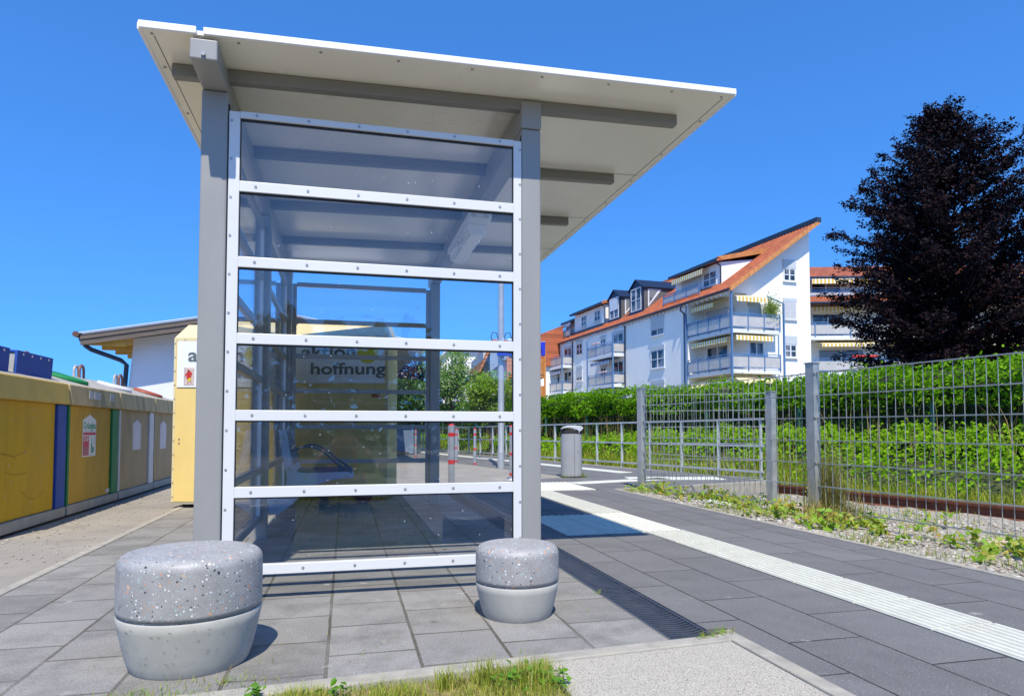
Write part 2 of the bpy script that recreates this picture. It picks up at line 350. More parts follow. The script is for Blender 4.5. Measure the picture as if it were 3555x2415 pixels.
# kerbs: real strips, a little proud
def strip(name, a, b, wd, z, m, z0=-.18):
    a = Vector((a[0], a[1], 0)); b = Vector((b[0], b[1], 0)); n = (b - a).normalized(); s_ = Vector((-n.y, n.x, 0)) * wd / 2
    return tag(MB().prism([a - s_, b - s_, b + s_, a + s_][::1] if True else None, z0, z).build(name, m, bev=.006), kind='structure')
strip('kerb', (-1.53,2.0), (-1.53,8.93), .055, .006, KERB)
strip('kerb', (3.278,-4), (3.278,7.86), .042, .008, KERB)
strip('kerb', (3.28,7.90), (6.06,8.62), .06, .006, KERB)
strip('kerb', (6.02,8.66), (2.42,26.4), .07, .006, KERB)
strip('kerb', (-1.56,1.968), (1.335,2.192), .068, .008, KERB)
strip('kerb', (1.366,2.27), (1.366,-4), .062, .008, KERB)
EXPO = speckle('exposed aggregate concrete', [(.44,.40,.33),(.47,.43,.36),(.41,.375,.31),(.50,.46,.39),(.25,.225,.19),(.45,.41,.34),(.52,.48,.41)], 300, .95, .25, 2.2)
area('concrete_slab', [(.625,-2),(1.33,-2),(1.33,2.152),(.625,2.098)], .002, EXPO)
LAWN = mat('dry lawn soil', (.20,.155,.075), 1, 0, .3, 14, .8, 90, .5, (.1,.11,.035), 5, 'World')
area('lawn', [(-1.56,-7),(.62,-7),(.62,2.09),(-1.56,1.925)], -.012, LAWN)
area('lawn', [(-14,-40),(1.3,-40),(1.3,-7.05),(-14,-7.05)], -.012, LAWN)
area('lawn', [(-14,-7.0),(-1.66,-7.0),(-1.66,-3.05),(-14,-3.05)], -.012, LAWN)

# ---------------------------------------------------------------- tactile strips
TACT = mat('white tactile concrete', (.60,.55,.43), .9, 0, .08, 14, .2, 160, .5, (.42,.385,.30), 5, 'World', spec=.2)
def tactile(x0, x1, y0, y1, studs, z=.002, step=.4):
    mb = MB(); y = y0; 
    while y < y1 - .02:
        ye = min(y + step, y1); mb.box(x0 + .002, x1 - .002, y + .006, ye - .006, -.1, z); y = ye
    if studs:
        nx = int((x1-x0)/.055); ny = int((y1-y0)/.055)
        for i in range(nx):
            for j in range(ny):
                cx = x0 + (i+.5)*(x1-x0)/nx; cyy = y0 + (j+.5)*(y1-y0)/ny
                a, b = .017, .010
                mb.hexa([(cx-a,cyy-a,z),(cx+a,cyy-a,z),(cx+a,cyy+a,z),(cx-a,cyy+a,z)], [(cx-b,cyy-b,z+.006),(cx+b,cyy-b,z+.006),(cx+b,cyy+b,z+.006),(cx-b,cyy+b,z+.006)])
    else:
        n = 8
        cuts = []; yq = y0
        while yq < y1 - .02: cuts.append((yq + .009, min(yq + step, y1) - .009)); yq += step
        for i, (ya_, yb_) in [(i, c) for i in range(n) for c in cuts]:
            cx = x0 + (i+.5)*(x1-x0)/n
            mb.hexa([(cx-.011,ya_,z),(cx+.011,ya_,z),(cx+.011,yb_,z),(cx-.011,yb_,z)], [(cx-.008,ya_,z+.006),(cx+.008,ya_,z+.006),(cx+.008,yb_,z+.006),(cx-.008,yb_,z+.006)])
    return tag(mb.build('tactile_paving', TACT), kind='structure')
tactile(2.138, 2.442, -3.9, 4.58, False)
tactile(2.138, 2.442, 4.585, 5.66, True)
tactile(2.138, 2.442, 5.665, 7.86, False)
tactile(2.138, 3.04, 7.9, 9.1, True, .004)
tactile(1.526, 1.828, 4.555, 5.615, True); tactile(1.832, 2.134, 4.555, 5.615, True)
for a, b, wd in (((3.08,8.93),(4.75,9.43),.30), ((4.72,10.9),(2.2,23.5),.30), ((4.2,9.62),(5.6,9.30),.55)):
    strip('tactile_strip', a, b, wd, .004, TACT, -.1)

# ---------------------------------------------------------------- slot drain
RUB = mat('black cast drain iron', (.055,.062,.075), .42, .25, .2, 12, .2, 120, .3, (.12,.11,.09), 6)
gr = MB(); gr.box(1.138, 1.321, 2.24, 8.9, -.1, -.034)
gr.box(1.138, 1.150, 2.24, 8.9, -.034, -.004); gr.box(1.309, 1.321, 2.24, 8.9, -.034, -.004)
gr.box(1.150, 1.309, 2.24, 2.256, -.034, -.0045)
y = 2.275
while y < 8.88:
    pts = [(1.150 + .159*i/8, y + .009*math.sin(i/8*2*math.pi*1.0 + .6) + .02*i/8) for i in range(9)]
    for (xa, ya), (xb, yb) in zip(pts[:-1], pts[1:]):
        gr.hexa([(xa,ya-.007,-.034),(xb,yb-.007,-.034),(xb,yb+.004,-.034),(xa,ya+.004,-.034)], [(xa,ya-.005,-.006),(xb,yb-.005,-.006),(xb,yb+.004,-.006),(xa,ya+.004,-.006)])
    y += .0255 if y < 4.2 else .05
tag(gr.build('drain_grate', RUB), 'long black slot drain grate with wavy ribs in the paving beside the small stool', 'drain grate')

# ---------------------------------------------------------------- bus shelter
ROOFZ = lambda x: 2.353 + (x + .82) * .0187
SH = empty('bus_shelter', (0, 0, 0), 0, 'grey steel bus shelter with cream flat roof and tinted glass walls between white rails', 'bus shelter')
XL0, XL1, XR0, XR1, YF, YM, YB = -.632, -.522, .829, .926, 3.15, 4.92, 6.80
for (x0, x1, y, zt) in ((XL0, XL1, YF, 2.25), (XL0, XL1, YM, 2.25), (XL0, XL1, YB, 2.25), (XR0, XR1, YF, 2.232), (XR0, XR1, YB, 2.232)):
    b = MB().box(x0, x1, y, y + .105, -.05, zt); b.build('post', STEEL, SH, .008)
bm_ = MB().box(XL0 + .002, XL1 - .002, 2.895, 7.02, 2.2515, 2.337)
bl = bm_.build('beam', [STEEL, SCREW], SH, .006)
hub = MB().tube([((XL0+XL1)/2, 2.897, 2.272), ((XL0+XL1)/2, 2.885, 2.272)], .009, 12); hub.build('bolt', SCREW, bl)
MB().box(XR0 - .003, XR1 + .003, 3.143, 7.02, 2.2335, 2.372).build('beam', STEEL, SH, .008)
for y in (3.18, 4.03, 4.95, 5.87, 6.78):
    b = MB(); a = (-.757, y, ROOFZ(-.757) - .0285); c = (1.674, y, ROOFZ(1.674) - .0285); b.obar(a, c, .052, .055)
    b.build('purlin', DARKST, SH, .006)
rp = MB(); rp.hexa([(-.812,2.908,ROOFZ(-.812)),(1.85,2.908,ROOFZ(1.85)),(1.85,7.09,ROOFZ(1.85)),(-.812,7.09,ROOFZ(-.812))],
                   [(-.812,2.908,ROOFZ(-.812)+.018),(1.85,2.908,ROOFZ(1.85)+.018),(1.85,7.09,ROOFZ(1.85)+.018),(-.812,7.09,ROOFZ(-.812)+.018)])
roof = rp.build('roof_panel', CEIL, SH)
SEAM = mat('roof seam shadow gap', (.10,.10,.09), .7)
sm_ = MB()
for y in (4.03 - .035, 4.95 - .035, 5.87 - .035): sm_.obar((-.80, y, ROOFZ(-.80) - .0004), (1.83, y, ROOFZ(1.83) - .0004), .004, .0016)
for x in (-.775, 1.815): sm_.obar((x, 2.95, ROOFZ(x) - .0004), (x, 7.05, ROOFZ(x) - .0004), .003, .0016)
sm_.build('joint', SEAM, roof)
spts = [(x, y) for x in [-.78, -.62] + [-.45 + .33 * k for k in range(7)] + [1.80] for y in (2.935, 7.06)] + [(x, y) for y in [3.2 + .45 * k for k in range(9)] for x in (-.795, 1.832)]
each('screw', SCREW, roof, [lambda b, x=x, y=y: b.lathe((x, y, ROOFZ(x) - .004), [(.006, .0), (.007, .004)], 8) for x, y in spts])
def trim(a, b, nm='roof_trim'):
    MB().obar((a[0], a[1], ROOFZ(a[0]) + .0125), (b[0], b[1], ROOFZ(b[0]) + .0125), .016, .029).build(nm, ALUT, SH, .002)
trim((-.82, 2.90), (-.606, 2.90)); trim((-.579, 2.90), (1.858, 2.90)); trim((-.82, 7.098), (1.858, 7.098))
trim((-.82, 2.909), (-.82, 7.089)); trim((1.858, 2.909), (1.858, 7.089))

def hrail(parent, x0, x1, y, z, h, m, screws=True, name='rail', d=.03, wave=0):
    b = MB().box(x0, x1, y - .004, y + d, z - h/2, z + h/2)
    if screws:
        b.mat(1); n = 6
        for k in range(n):
            x = x0 + (x1-x0) * (.055 + .178 * k); b.tube([(x, y - .003, z + .001), (x, y - .0065, z + .001)], .0062, 10)
    return b.build(name, [m, SCREW], parent, .002)
fp = empty('front_panel'); fp.parent = SH
ZR = [1.829, 1.49, 1.15, .811, .474]
for x0, x1, s in ((-.516, -.470, -1), (.787, .827, 1)):
    b = MB().box(x0, x1, YF, YF + .03, .118, 2.166); b.mat(1)
    for k in range(12):
        z = .23 + k * .172; b.tube([((x0+x1)/2 + s*.012, YF + .001, z), ((x0+x1)/2 + s*.012, YF - .0025, z)], .0055, 8)
    f = b.build('upright', [ALU, SCREW], fp, .002)
MB().box(-.520, -.5162, YF + .012, YF + .03, .10, 2.2).build('gasket', GASK, fp); MB().box(.8272, .829, YF + .012, YF + .03, .10, 2.2).build('gasket', GASK, fp)
hrail(fp, -.4695, .7865, YF, 2.152, .030, ALU)
hrail(fp, -.4695, .7865, YF, .137, .044, ALU)
for z in ZR: hrail(fp, -.4695, .7865, YF, z, .047, ALU)
edges = [2.137, 1.829, 1.49, 1.15, .811, .474, .159]
gk = MB()
for zt, zb in zip(edges[:-1], edges[1:]):
    t0 = zt - (.0235 if zt < 2.1 else 0); b0 = zb + (.0235 if zb > .2 else 0)
    MB().box(-.4675, .7845, YF + .012, YF + .018, b0 + .0005, t0 - .0005).build('pane', GLZ, fp)
    gk.box(-.4695, .7865, YF + .006, YF + .024, t0 - .006, t0 - .0002)
    gk.box(-.4695, -.4672, YF + .004, YF + .024, b0, t0 - .006).box(.7842, .7865, YF + .004, YF + .024, b0, t0 - .006)
gk.build('gasket', GASK, fp)
# rear wall; its aluminium strips are coloured grey for the shade inside
rw = empty('rear_panel'); rw.parent = SH
for x0, x1 in ((-.516, -.476), (.787, .826)): MB().box(x0, x1, YB + .03, YB + .06, .12, 2.17).build('upright', STEEL, rw, .002)
ZB = [2.165, 1.805, 1.465, 1.125, .775, .437, .137]
for z in ZB: hrail(rw, -.4755, .7865, YB + .034, z, .042, STEEL, False)
for zt, zb in zip(ZB[:-1], ZB[1:]): MB().box(-.474, .785, YB + .045, YB + .051, zb + .022, zt - .022).build('pane', GLZ, rw)
# left wall, two bays
for nm, ya, yb in (('side_panel', YF + .106, YM - .001), ('side_panel', YM + .106, YB - .001)):
    sp = empty(nm); sp.parent = SH
    MB().box(-.592, -.562, ya, ya + .035, .12, 2.17).build('upright', ALU, sp, .002); MB().box(-.592, -.562, yb - .035, yb, .12, 2.17).build('upright', ALU, sp, .002)
    for z in [2.152] + [1.80, 1.44, 1.09, .80, .47] + [.14]:
        if z in (.80,): continue
        MB().box(-.596, -.558, ya + .036, yb - .036, z - .022, z + .022).build('rail', STEEL, sp, .002)  # aluminium rails in grey: shade under the roof put into the colour
    zz = [2.152, 1.80, 1.44, 1.09, .47, .14]
    for zt, zb in zip(zz[:-1], zz[1:]): MB().box(-.579, -.573, ya + .0355, yb - .0355, zb + .0225, zt - .0225).build('pane', GLZ, sp)
# lamp under the right beam
LWH = mat('white lamp plastic', (.80,.81,.79), .4, 0, .03)
lp = empty('ceiling_lamp'); lp.parent = SH
MB().box(.800, .960, 4.46, 5.45, 2.185, 2.232).build('housing', LWH, lp, .006)
b = MB(); b.exy([(.812,2.1845),(.82,2.125),(.84,2.11),(.92,2.11),(.94,2.125),(.948,2.1845)], 'y', 4.58, 5.40)
b.build('diffuser', mat('frosted lamp cover', (.88,.88,.90), .25, 0, .02), lp, .004)
each('cable_gland', mat('lamp gland', (.55,.56,.55), .4), lp, [lambda b, x=x: b.tube([(x, 4.463, 2.208), (x, 4.452, 2.208)], .016, 14) for x in (.835, .925)])

# ---------------------------------------------------------------- bench in the shelter
BS = mat('blue grey bench steel', (.30,.38,.46), .45, .2, .08, 6)
BD = mat('dark bench wire', (.07,.11,.15), .4, .3, .1)
bn = empty('bench', (0, 0, 0), 0, 'blue-grey steel bench with wire seat and arched armrests inside the shelter', 'bench')
prof = [(-.486,.747),(-.431,.741),(-.386,.476),(-.37,.445),(-.33,.425),(-.268,.42),(.06,.427),(.066,.40),(.058,.38),(-.03,.374),(-.088,.367),(-.207,.332),(-.30,.27),(-.383,.19),(-.474,.119),(-.549,.115),(-.549,.24),(-.43,.30),(-.42,.40),(-.455,.55)][::-1]
for y in (5.30, 5.96):
    sp = MB().exy(prof, 'y', y, y + .014).build('side_plate', BS, bn, .002)
    each('bolt', SCREW, sp, [lambda b, x=x, z=z: b.tube([(x, y - .001, z), (x, y - .007, z)], .009, 8) for x, z in ((-.45,.68),(-.41,.46),(-.29,.385),(.01,.395),(-.5,.16),(-.5,.21))])
    pts = [(-.40 + .45 * k / 12, y + .007, .585 + .04 * math.sin(math.pi * min(1, k / 9)) - .17 * max(0, (k - 3) / 9) ** 1.5) for k in range(13)]
    MB().tube(pts, .009, 8).build('armrest', BD, bn)
b = MB()
for k in range(31): yy = 5.325 + k * .0205; b.tube([(-.36, yy, .432), (-.30, yy, .424), (.03, yy, .432), (.055, yy, .42)], .0035, 5)
for x in (-.28, -.1, .045): b.box(x - .012, x + .012, 5.3145, 5.9595, .405, .419)
b.build('seat', BD, bn)
b = MB()
for k in range(17):
    f = k / 16; x = -.366 - .075 * f; z = .50 + .235 * f; b.tube([(x, 5.3145, z), (x, 5.9595, z)], .0042, 5)
for yy in (5.4, 5.64, 5.86): b.obar((-.374, yy, .49), (-.45, yy, .735), .02, .006)
b.build('backrest', BD, bn)

# ---------------------------------------------------------------- stone stools
TER = terrazzo('polished terrazzo')
SBASE = mat('smooth concrete stool base', (.37,.36,.32), .75, 0, .12, 6, .10, 150, .6, (.22,.225,.19), 5, spec=.2)
def rounded(r, h, rr, n=8): return [(r - rr + rr * math.cos(a), h - rr + rr * math.sin(a)) for a in [math.pi / 2 * k / n for k in range(n + 1)]]
def stool(x, y, r, rb, zb, h, rz, label):
    e = empty('stone_stool', (x, y, 0), rz, label, 'stool', 'round terrazzo stools in front of the shelter')
    MB().lathe((0, 0, 0), [(rb - .004, 0), (rb, .006)] + [(rb + (r - rb) * (k / 6) ** .8, .006 + (zb - .012) * k / 6) for k in range(1, 7)] + [(r - .004, zb)], 72).build('base', SBASE, e)
    MB().lathe((0, 0, zb), [(r - .008, 0), (r - .008, .006), (r - .001, .008), (r, .02)] + rounded(r, h - zb, .035)[0:] + [(r * .6, h - zb + .001), (.02, h - zb + .002)], 72).build('seat', TER, e)
    return e
stool(.685, 2.682, .169, .137, .137, .285, .4, 'smaller round terrazzo stool on clean grey base in front of the right post')
stool(-.482, 2.404, .217, .178, .172, .357, 1.9, 'larger round terrazzo stool with grass-stained concrete base in front of the left post')

# grass clippings stuck to the base of the larger stool
b = MB()
for k in range(150):
    a = random.uniform(0, 6.28); z = random.uniform(.012, .155) ** 1.0; r = .178 + .039 * (z / .166) ** .8 + .0012; l = random.uniform(.002, .007); q = random.uniform(-.6, .6)
    p0 = Vector((-.482 + r * math.cos(a), 2.404 + r * math.sin(a), z)); tg = Vector((-math.sin(a), math.cos(a), 0)); d0 = tg * math.cos(q) * l + Vector((0, 0, math.sin(q) * l)); w0 = Vector((0, 0, .0005)) if abs(math.cos(q)) > .5 else tg * .0005
    b.add([p0 - d0 - w0, p0 + d0 - w0, p0 + d0 + w0, p0 - d0 + w0], [(0, 1, 2, 3)])
tag(b.build('dry_clippings', mat('dried grass bits', (.06,.075,.03), .9, 0, .5, 40)), kind='stuff')
# ---------------------------------------------------------------- glass recycling containers
CBODY = mat('stained tan fibreglass', (.34,.26,.12), .6, 0, .22, 4, .12, 40, .55, (.16,.13,.08), 3)
CYEL = mat('yellow fibreglass panel', (.56,.30,.010), .55, 0, .14, 3, .05, 40, .4, (.34,.18,.012), 2.5, stretch=(1,1,.4), spec=.15)
CTAN = mat('weathered tan panel', (.36,.27,.15), .65, 0, .24, 4, .08, 40, .75, (.14,.105,.06), 4, stretch=(1,1,.22), spec=.15)
CTANY = mat('weathered yellow panel', (.46,.28,.035), .65, 0, .24, 4, .08, 40, .7, (.21,.14,.04), 4, stretch=(1,1,.22), spec=.15)
CROOF = mat('grey stained container roof', (.34,.31,.26), .7, 0, .2, 5, .15, 60, .6, (.14,.12,.10), 2.6)
CBAND = mat('tan container band', (.42,.33,.175), .65, 0, .2, 5, .1, 60, .8, (.12,.10,.065), 4, stretch=(1,1,.4), spec=.15)
PLIN = mat('concrete container plinth', (.33,.32,.28), .9, 0, .2, 8, .3, 80, .5, (.14,.13,.11), 4)
BLUE = mat('blue plastic', (.02,.065,.30), .6, 0, .15, 5, dirt=.25, dirtcol=(.05,.11,.30), ds=5, spec=.2)
GREEN = mat('green plastic', (.015,.17,.06), .6, 0, .15, 5, dirt=.25, dirtcol=(.06,.18,.08), ds=6, spec=.2)
WHT = mat('dirty white plastic', (.55,.55,.58), .55, 0, .1, 5, dirt=.45, dirtcol=(.2,.19,.18), ds=6)
REDP = mat('red brown plastic', (.30,.07,.03), .5, 0, .2)
RUST = mat('brown painted hoop', (.19,.085,.055), .5, .2, .2, 12)
PAPER = mat('white sign sheet', (.78,.79,.77), .6, 0, .04)
FADE = mat('faded poster paper', (.68,.62,.62), .7, 0, .1, 7, dirt=.6, dirtcol=(.62,.36,.38), ds=4)
SGRN = mat('sign green', (.01,.22,.10), .6); SRED = mat('sign red', (.48,.03,.06), .6); SGRY = mat('sign small print', (.25,.27,.28), .7)
TORN = mat('torn grey paper', (.42,.43,.45), .8, 0, .2, 20)
XF = -2.30
def container(y0, y1, strips, panel, ring, label, posters=None, hoods=False):
    L = y1 - y0
    e = empty('glass_container', (XF, y0, 0), 0, label, 'recycling container', 'recycling containers in a row along the road')
    g = .012
    MB().box(-1.21, -.03, g, L - g, .10, .96).build('body', CBODY, e, .01)
    MB().box(-1.2, .012, g - .004, L - g + .004, .018, .098).build('plinth', PLIN, e, .008)
    pw = [.055, .20]
    MB().box(-.0295, -.012, pw[0] + .012, L - pw[1] - .012, .104, .955).build('front_panel', panel, e)
    if strips[0]: MB().hexa([(-.0295,g,.10),(-.0295,pw[0],.10),(.004,pw[0],.10),(.004,g,.10)], [(-.0295,g,.955),(-.0295,pw[0],.955),(.004,pw[0],.955),(.004,g,.955)]).build('corner_strip', strips[0], e, .006)
    if strips[1]: MB().box(-.0295, .006, L - pw[1], L - g, .10, .955).build('corner_strip', strips[1], e, .008)
    b = MB(); b.exy([(-1.24,.958),(.032,.958),(.008,1.138),(-1.21,1.138)], 'y', .004, L - .004); b.build('band', CBAND if panel is not CYEL else CYEL2, e, .012)
    MB().exy([(-1.195,1.1385),(-.006,1.1385),(-.58,1.325),(-.62,1.325)], 'y', .006, L - .006).build('roof', CROOF, e, .012)
    # lifting eyes: two hoops crossing at the ridge
    for k, dx in enumerate((0, -.075)):
        yc = L / 2 + (.03 if k else -.03); pts = [(-.575 + dx, yc - .062, 1.29)] + [(-.575 + dx, yc - .062 * math.cos(a), 1.40 + .062 * math.sin(a)) for a in [math.pi * q / 10 for q in range(11)]] + [(-.575 + dx, yc + .062, 1.29)]
        MB().tube(pts, .014, 10).build('lifting_hoop', RUST if k == 0 else mat('pale hoop', (.36,.33,.30), .5, .2, .2), e)
    def onroof(x): return 1.1385 + (-.006 - x) / .574 * .1865
    if ring:
        pts = []
        for q in range(28):
            a = 2 * math.pi * q / 28; x = -.25 + .15 * math.cos(a); pts.append((x, L / 2 + .17 * math.sin(a), onroof(x) + .012))
        MB().tube(pts, .024, 8, closed=True).build('chute_ring', ring, e)
    if hoods:
        for ya, yb in ((-.05, .52), (.66, 1.27)):
            h = MB(); h.hexa([(-.44,ya,onroof(-.44)-.01),(-.13,ya,onroof(-.13)-.01),(-.13,yb,onroof(-.13)-.01),(-.44,yb,onroof(-.44)-.01)],
                             [(-.44,ya,1.33),(-.12,ya,1.325),(-.12,yb,1.325),(-.44,yb,1.33)])
            hb = h.build('slot_hood', mat('grey hood side', (.36,.37,.36), .6, 0, .1), e)
            f = MB(); f.exy([(-.118,1.155),(-.108,1.155),(-.098,1.345),(-.45,1.352),(-.45,1.336),(-.118,1.331)], 'y', ya - .01, yb + .012); fo = f.build('flap', BLUE, hb)
            each('rivet', mat('rivet', (.5,.52,.55), .4), fo, [lambda b, yy=ya + .08 + q * (yb - ya - .16) / 3: b.tube([(-.1005, yy, 1.32), (-.094, yy, 1.32)], .009, 8) for q in range(4)])
    return e, L
CYEL2 = mat('yellow container band', (.52,.35,.09), .6, 0, .1, 4, dirt=.35, dirtcol=(.40,.23,.03), ds=2.5, spec=.15)
c1, L1 = container(5.13, 6.455, (BLUE, BLUE), CYEL, None, 'bright yellow recycling container with blue hoods on its roof', hoods=True)
c2, L2 = container(6.47, 7.795, (GREEN, GREEN), CTANY, GREEN, 'tan recycling container with green corner strips and a green lettered sign')
c3, L3 = container(7.81, 9.135, (WHT, WHT), CTAN, WHT, 'tan recycling container with white corner strips and a faded white poster')
c4_, L4 = container(9.15, 10.475, (None, REDP), CTAN, REDP, 'tan recycling container nearest the yellow clothing bank, with a pinkish poster')
def house_sign(parent, y, z0, z1, wd, m, nm='poster'):
    zc = z1 - .05
    return MB().exy([(y,z0),(y+wd,z0),(y+wd,zc),(y+wd/2,z1),(y,zc)], 'x', -.0118, -.009).build(nm, m, parent)
sg = house_sign(c2, .38, .50, .885, .33, PAPER, 'notice')
def put(o, y, z, x=-.0088): o.rotation_euler = (0, 0, R(90)); o.location = (x, y, z)
tm = text_mesh('Grünglas', 'lettering', SGRN, .30, .085, .012, sg); put(tm, .395, .755)
MB().box(-.0089, -.0082, .39, .70, .728, .732).box(-.0089, -.0082, .39, .52, .745, .7465).build('rule', SGRY, sg)
MB().box(-.0089, -.0082, .39, .70, .695, .722).build('red_bar', SRED, sg); MB().box(-.0089, -.0082, .39, .535, .51, .685).build('red_field', SRED, sg)
tm = text_mesh('STOP', 'lettering', PAPER, .12, .035, .01, sg); put(tm, .402, .64, -.0079)
b = MB(); b.exy([(.59,.53),(.615,.53),(.615,.61),(.607,.63),(.607,.675),(.598,.675),(.598,.63),(.59,.61)], 'x', -.0089, -.0078); b.exy([(.625,.53),(.66,.53),(.66,.575),(.65,.59),(.635,.59),(.625,.575)], 'x', -.0089, -.0078); b.build('bottle_picture', SGRN, sg)
b = MB()
for q in range(7): b.box(-.0089, -.008, .555, .69 - .03 * (q % 3), .5115 + 0.0 * q, .514) if q == 0 else b.box(-.0089, -.008, .665, .695, .60 + .012 * q, .605 + .012 * q)
for q in range(5): b.box(-.0078, -.0072, .40, .52 - .02 * (q % 2), .522 + .014 * q, .527 + .014 * q)
b.build('small_print', SGRY, sg)
SCR = mat('scratch mark', (.22,.13,.02), .8); FLK = mat('pale paint fleck', (.62,.55,.40), .8)
each('scratch', SCR, c1, [lambda b, y0=y0, z0=z0, L=L, d=d: b.tube([(-.0118, y0 + L * k / 8, z0 + d * math.sin(k / 8 * 3.0) - .05 * L * k / 8) for k in range(9)], .0016, 5) for y0, z0, L, d in ((.12,.62,.5,-.05),(.1,.55,.36,.04),(.55,.30,.40,-.07),(.3,.45,.35,-.02))])
each('paint_fleck', FLK, c1, [lambda b, y=rng.uniform(.1, 1.1), z=rng.uniform(.15, .9): b.box(-.0119, -.0112, y, y + .006, z, z + .022) for k in range(14)])
p3_ = house_sign(c3, .52, .52, .86, .30, FADE); p4_ = house_sign(c4_, .32, .50, .86, .30, FADE)
b = MB(); b.box(.0215, .0245, .42, .52, 1.03, 1.10).box(.020, .0225, .55, .72, 1.02, 1.095).box(.0215, .024, .98, 1.1, 1.03, 1.1); b.build('torn_sticker', TORN, c2)
MB().box(-.0105, -.0085, 1.02, 1.14, .12, .16).build('torn_sticker', WHT, c2)

# ---------------------------------------------------------------- yellow clothing banks
YEL = mat('pale yellow sheet steel', (.80,.60,.18), .5, 0, .05, 3, dirt=.08, dirtcol=(.6,.48,.2))
YELT = mat('pale yellow lid', (.76,.64,.28), .45, 0, .04, 3)
PLATE = mat('white printed plate', (.84,.85,.84), .4, 0, .03, 3, dirt=.1, dirtcol=(.6,.63,.62), ds=6)
LGREY = mat('logo grey', (.10,.125,.12), .5); LYEL = mat('logo yellow', (.72,.62,.015), .5, 0, .1, 30)
BLK = mat('black rubber', (.02,.02,.022), .7)
def clothing_bank(loc, rz, k, label):
    e = empty('clothing_bank', loc, rz, label, 'clothing bank', 'clothing banks beside the shelter'); W = .99 * k; D = .55 * k; z0 = .055; H = 1.63 * k
    MB().box(0, W, 0, D, z0, H).build('body', YEL, e, .006)
    MB().hexa([(-.004,-.006,H+.001),(W+.004,-.006,H+.001),(W+.004,D+.006,H+.001),(-.004,D+.006,H+.001)], [(.045*k,.17*k,H+.155*k),(W-.045*k,.17*k,H+.155*k),(W-.045*k,D-.1,H+.155*k),(.045*k,D-.1,H+.155*k)]).build('lid', YELT, e, .004)
    MB().box(-.004, .018, -.005, .02, z0, H - .001).box(W - .018, W + .004, -.005, .02, z0, H - .001).box(.0185, W - .0185, -.005, .02, H - .025, H - .001).build('corner_trim', YELT, e, .002)
    pl = MB().box(.03*k, W - .03*k, -.0085, -.0005, H - .475*k, H - .028).build('sign_plate', PLATE, e)
    t1 = text_mesh('aktion', 'lettering', LGREY, .535*k, .135*k, .022, pl); t1.location = (.135*k, -.009, H - .225*k)
    t2 = text_mesh('hoffnung', 'lettering', LGREY, .745*k, .155*k, .022, pl); t2.location = (.225*k, -.009, H - .385*k)
    d = MB(); cx, cz, r = .79*k, H - .17*k, .108*k
    d.exy([(cx + r*math.cos(a), cz + r*math.sin(a)) for a in [2*math.pi*q/40 for q in range(40)]], 'y', -.0105, -.0088); sun_ = d.build('logo_disc', LYEL, pl)
    b = MB()
    for q in range(9):
        a = R(120 + q * 17); b.exy([(cx+r*.98*math.cos(a), cz+r*.98*math.sin(a)), (cx+r*.99*math.cos(a+.13), cz+r*.99*math.sin(a+.13)), (cx+r*.62*math.cos(a-.1), cz+r*.62*math.sin(a-.1))], 'y', -.0112, -.0106)
    b.build('logo_rays', mat('logo olive', (.42,.42,.02), .5), sun_)
    rv = [(x, z0 + .05 + q * (H - z0 - .1) / 11, .0052) for q in range(12) for x in (.008, W - .008)] + [(.06*k, .62*k, .0005), (.06*k, .66*k, .0005)] + [(.1*k + q * .2*k, H - .012, .0052) for q in range(5)]
    each('rivet', mat('rivet zinc', (.42,.40,.32), .4, .5), e, [lambda b, x=x, z=z, y=y: b.tube([(x, -y, z), (x, -.0095, z)], .0065, 8) for x, z, y in rv])
    MB().box(-.006, W + .006, -.01, D, z0 - .02, z0 - .001).build('bottom_edge', mat('galvanised edge', (.4,.38,.3), .5, .4), e)
    for x in (.09 * k, W - .17 * k): MB().box(x, x + .08, .03, D - .05, -.001, z0 - .021).build('foot', BLK, e)
    return e, W, H
y1, W1, H1 = clothing_bank((-1.612, 7.075, 0), R(-13.9), 1.0, 'pale yellow clothing bank with a colourful sticker, left of the shelter')
y2, W2, H2 = clothing_bank((-.60, 7.53, 0), R(-13.9), 1.075, 'pale yellow clothing bank seen through the rear glass wall of the shelter')
# stickers
b = MB().box(.098, .198, -.0112, -.0088, H1 - .455, H1 - .285); st = b.build('sticker', mat('sticker ground', (.50,.40,.36), .5, 0, .3, 40), y1)
b = MB(); b.mat(0).exy([(.125,H1-.40),(.165,H1-.40),(.178,H1-.335),(.15,H1-.318),(.125,H1-.335)], 'y', -.0122, -.0113).exy([(.108,H1-.352),(.126,H1-.335),(.128,H1-.35),(.112,H1-.372)], 'y', -.0122, -.0113)
b.mat(1).exy([(.128,H1-.42),(.172,H1-.41),(.166,H1-.385),(.14,H1-.39)], 'y', -.0126, -.0123); b.mat(2).lathe((.142,-.0118,H1-.31),[(.001,-.012),(.011,-.006),(.011,.006),(.001,.012)],8)
b.exy([(.13,H1-.445),(.138,H1-.445),(.142,H1-.42),(.132,H1-.42)], 'y', -.0122, -.0113).exy([(.165,H1-.44),(.173,H1-.44),(.168,H1-.412),(.158,H1-.412)], 'y', -.0122, -.0113)
b.build('sticker_print', [mat('sticker red', (.45,.03,.02), .5), mat('sticker yellow', (.7,.45,.02), .5), mat('sticker skin', (.4,.2,.12), .5)], st)
MB().box(W2 - .17, W2 - .085, -.0105, -.0005, H2 - .66, H2 - .585).build('sticker', mat('orange sticker', (.42,.09,.02), .5, 0, .4, 60), y2)

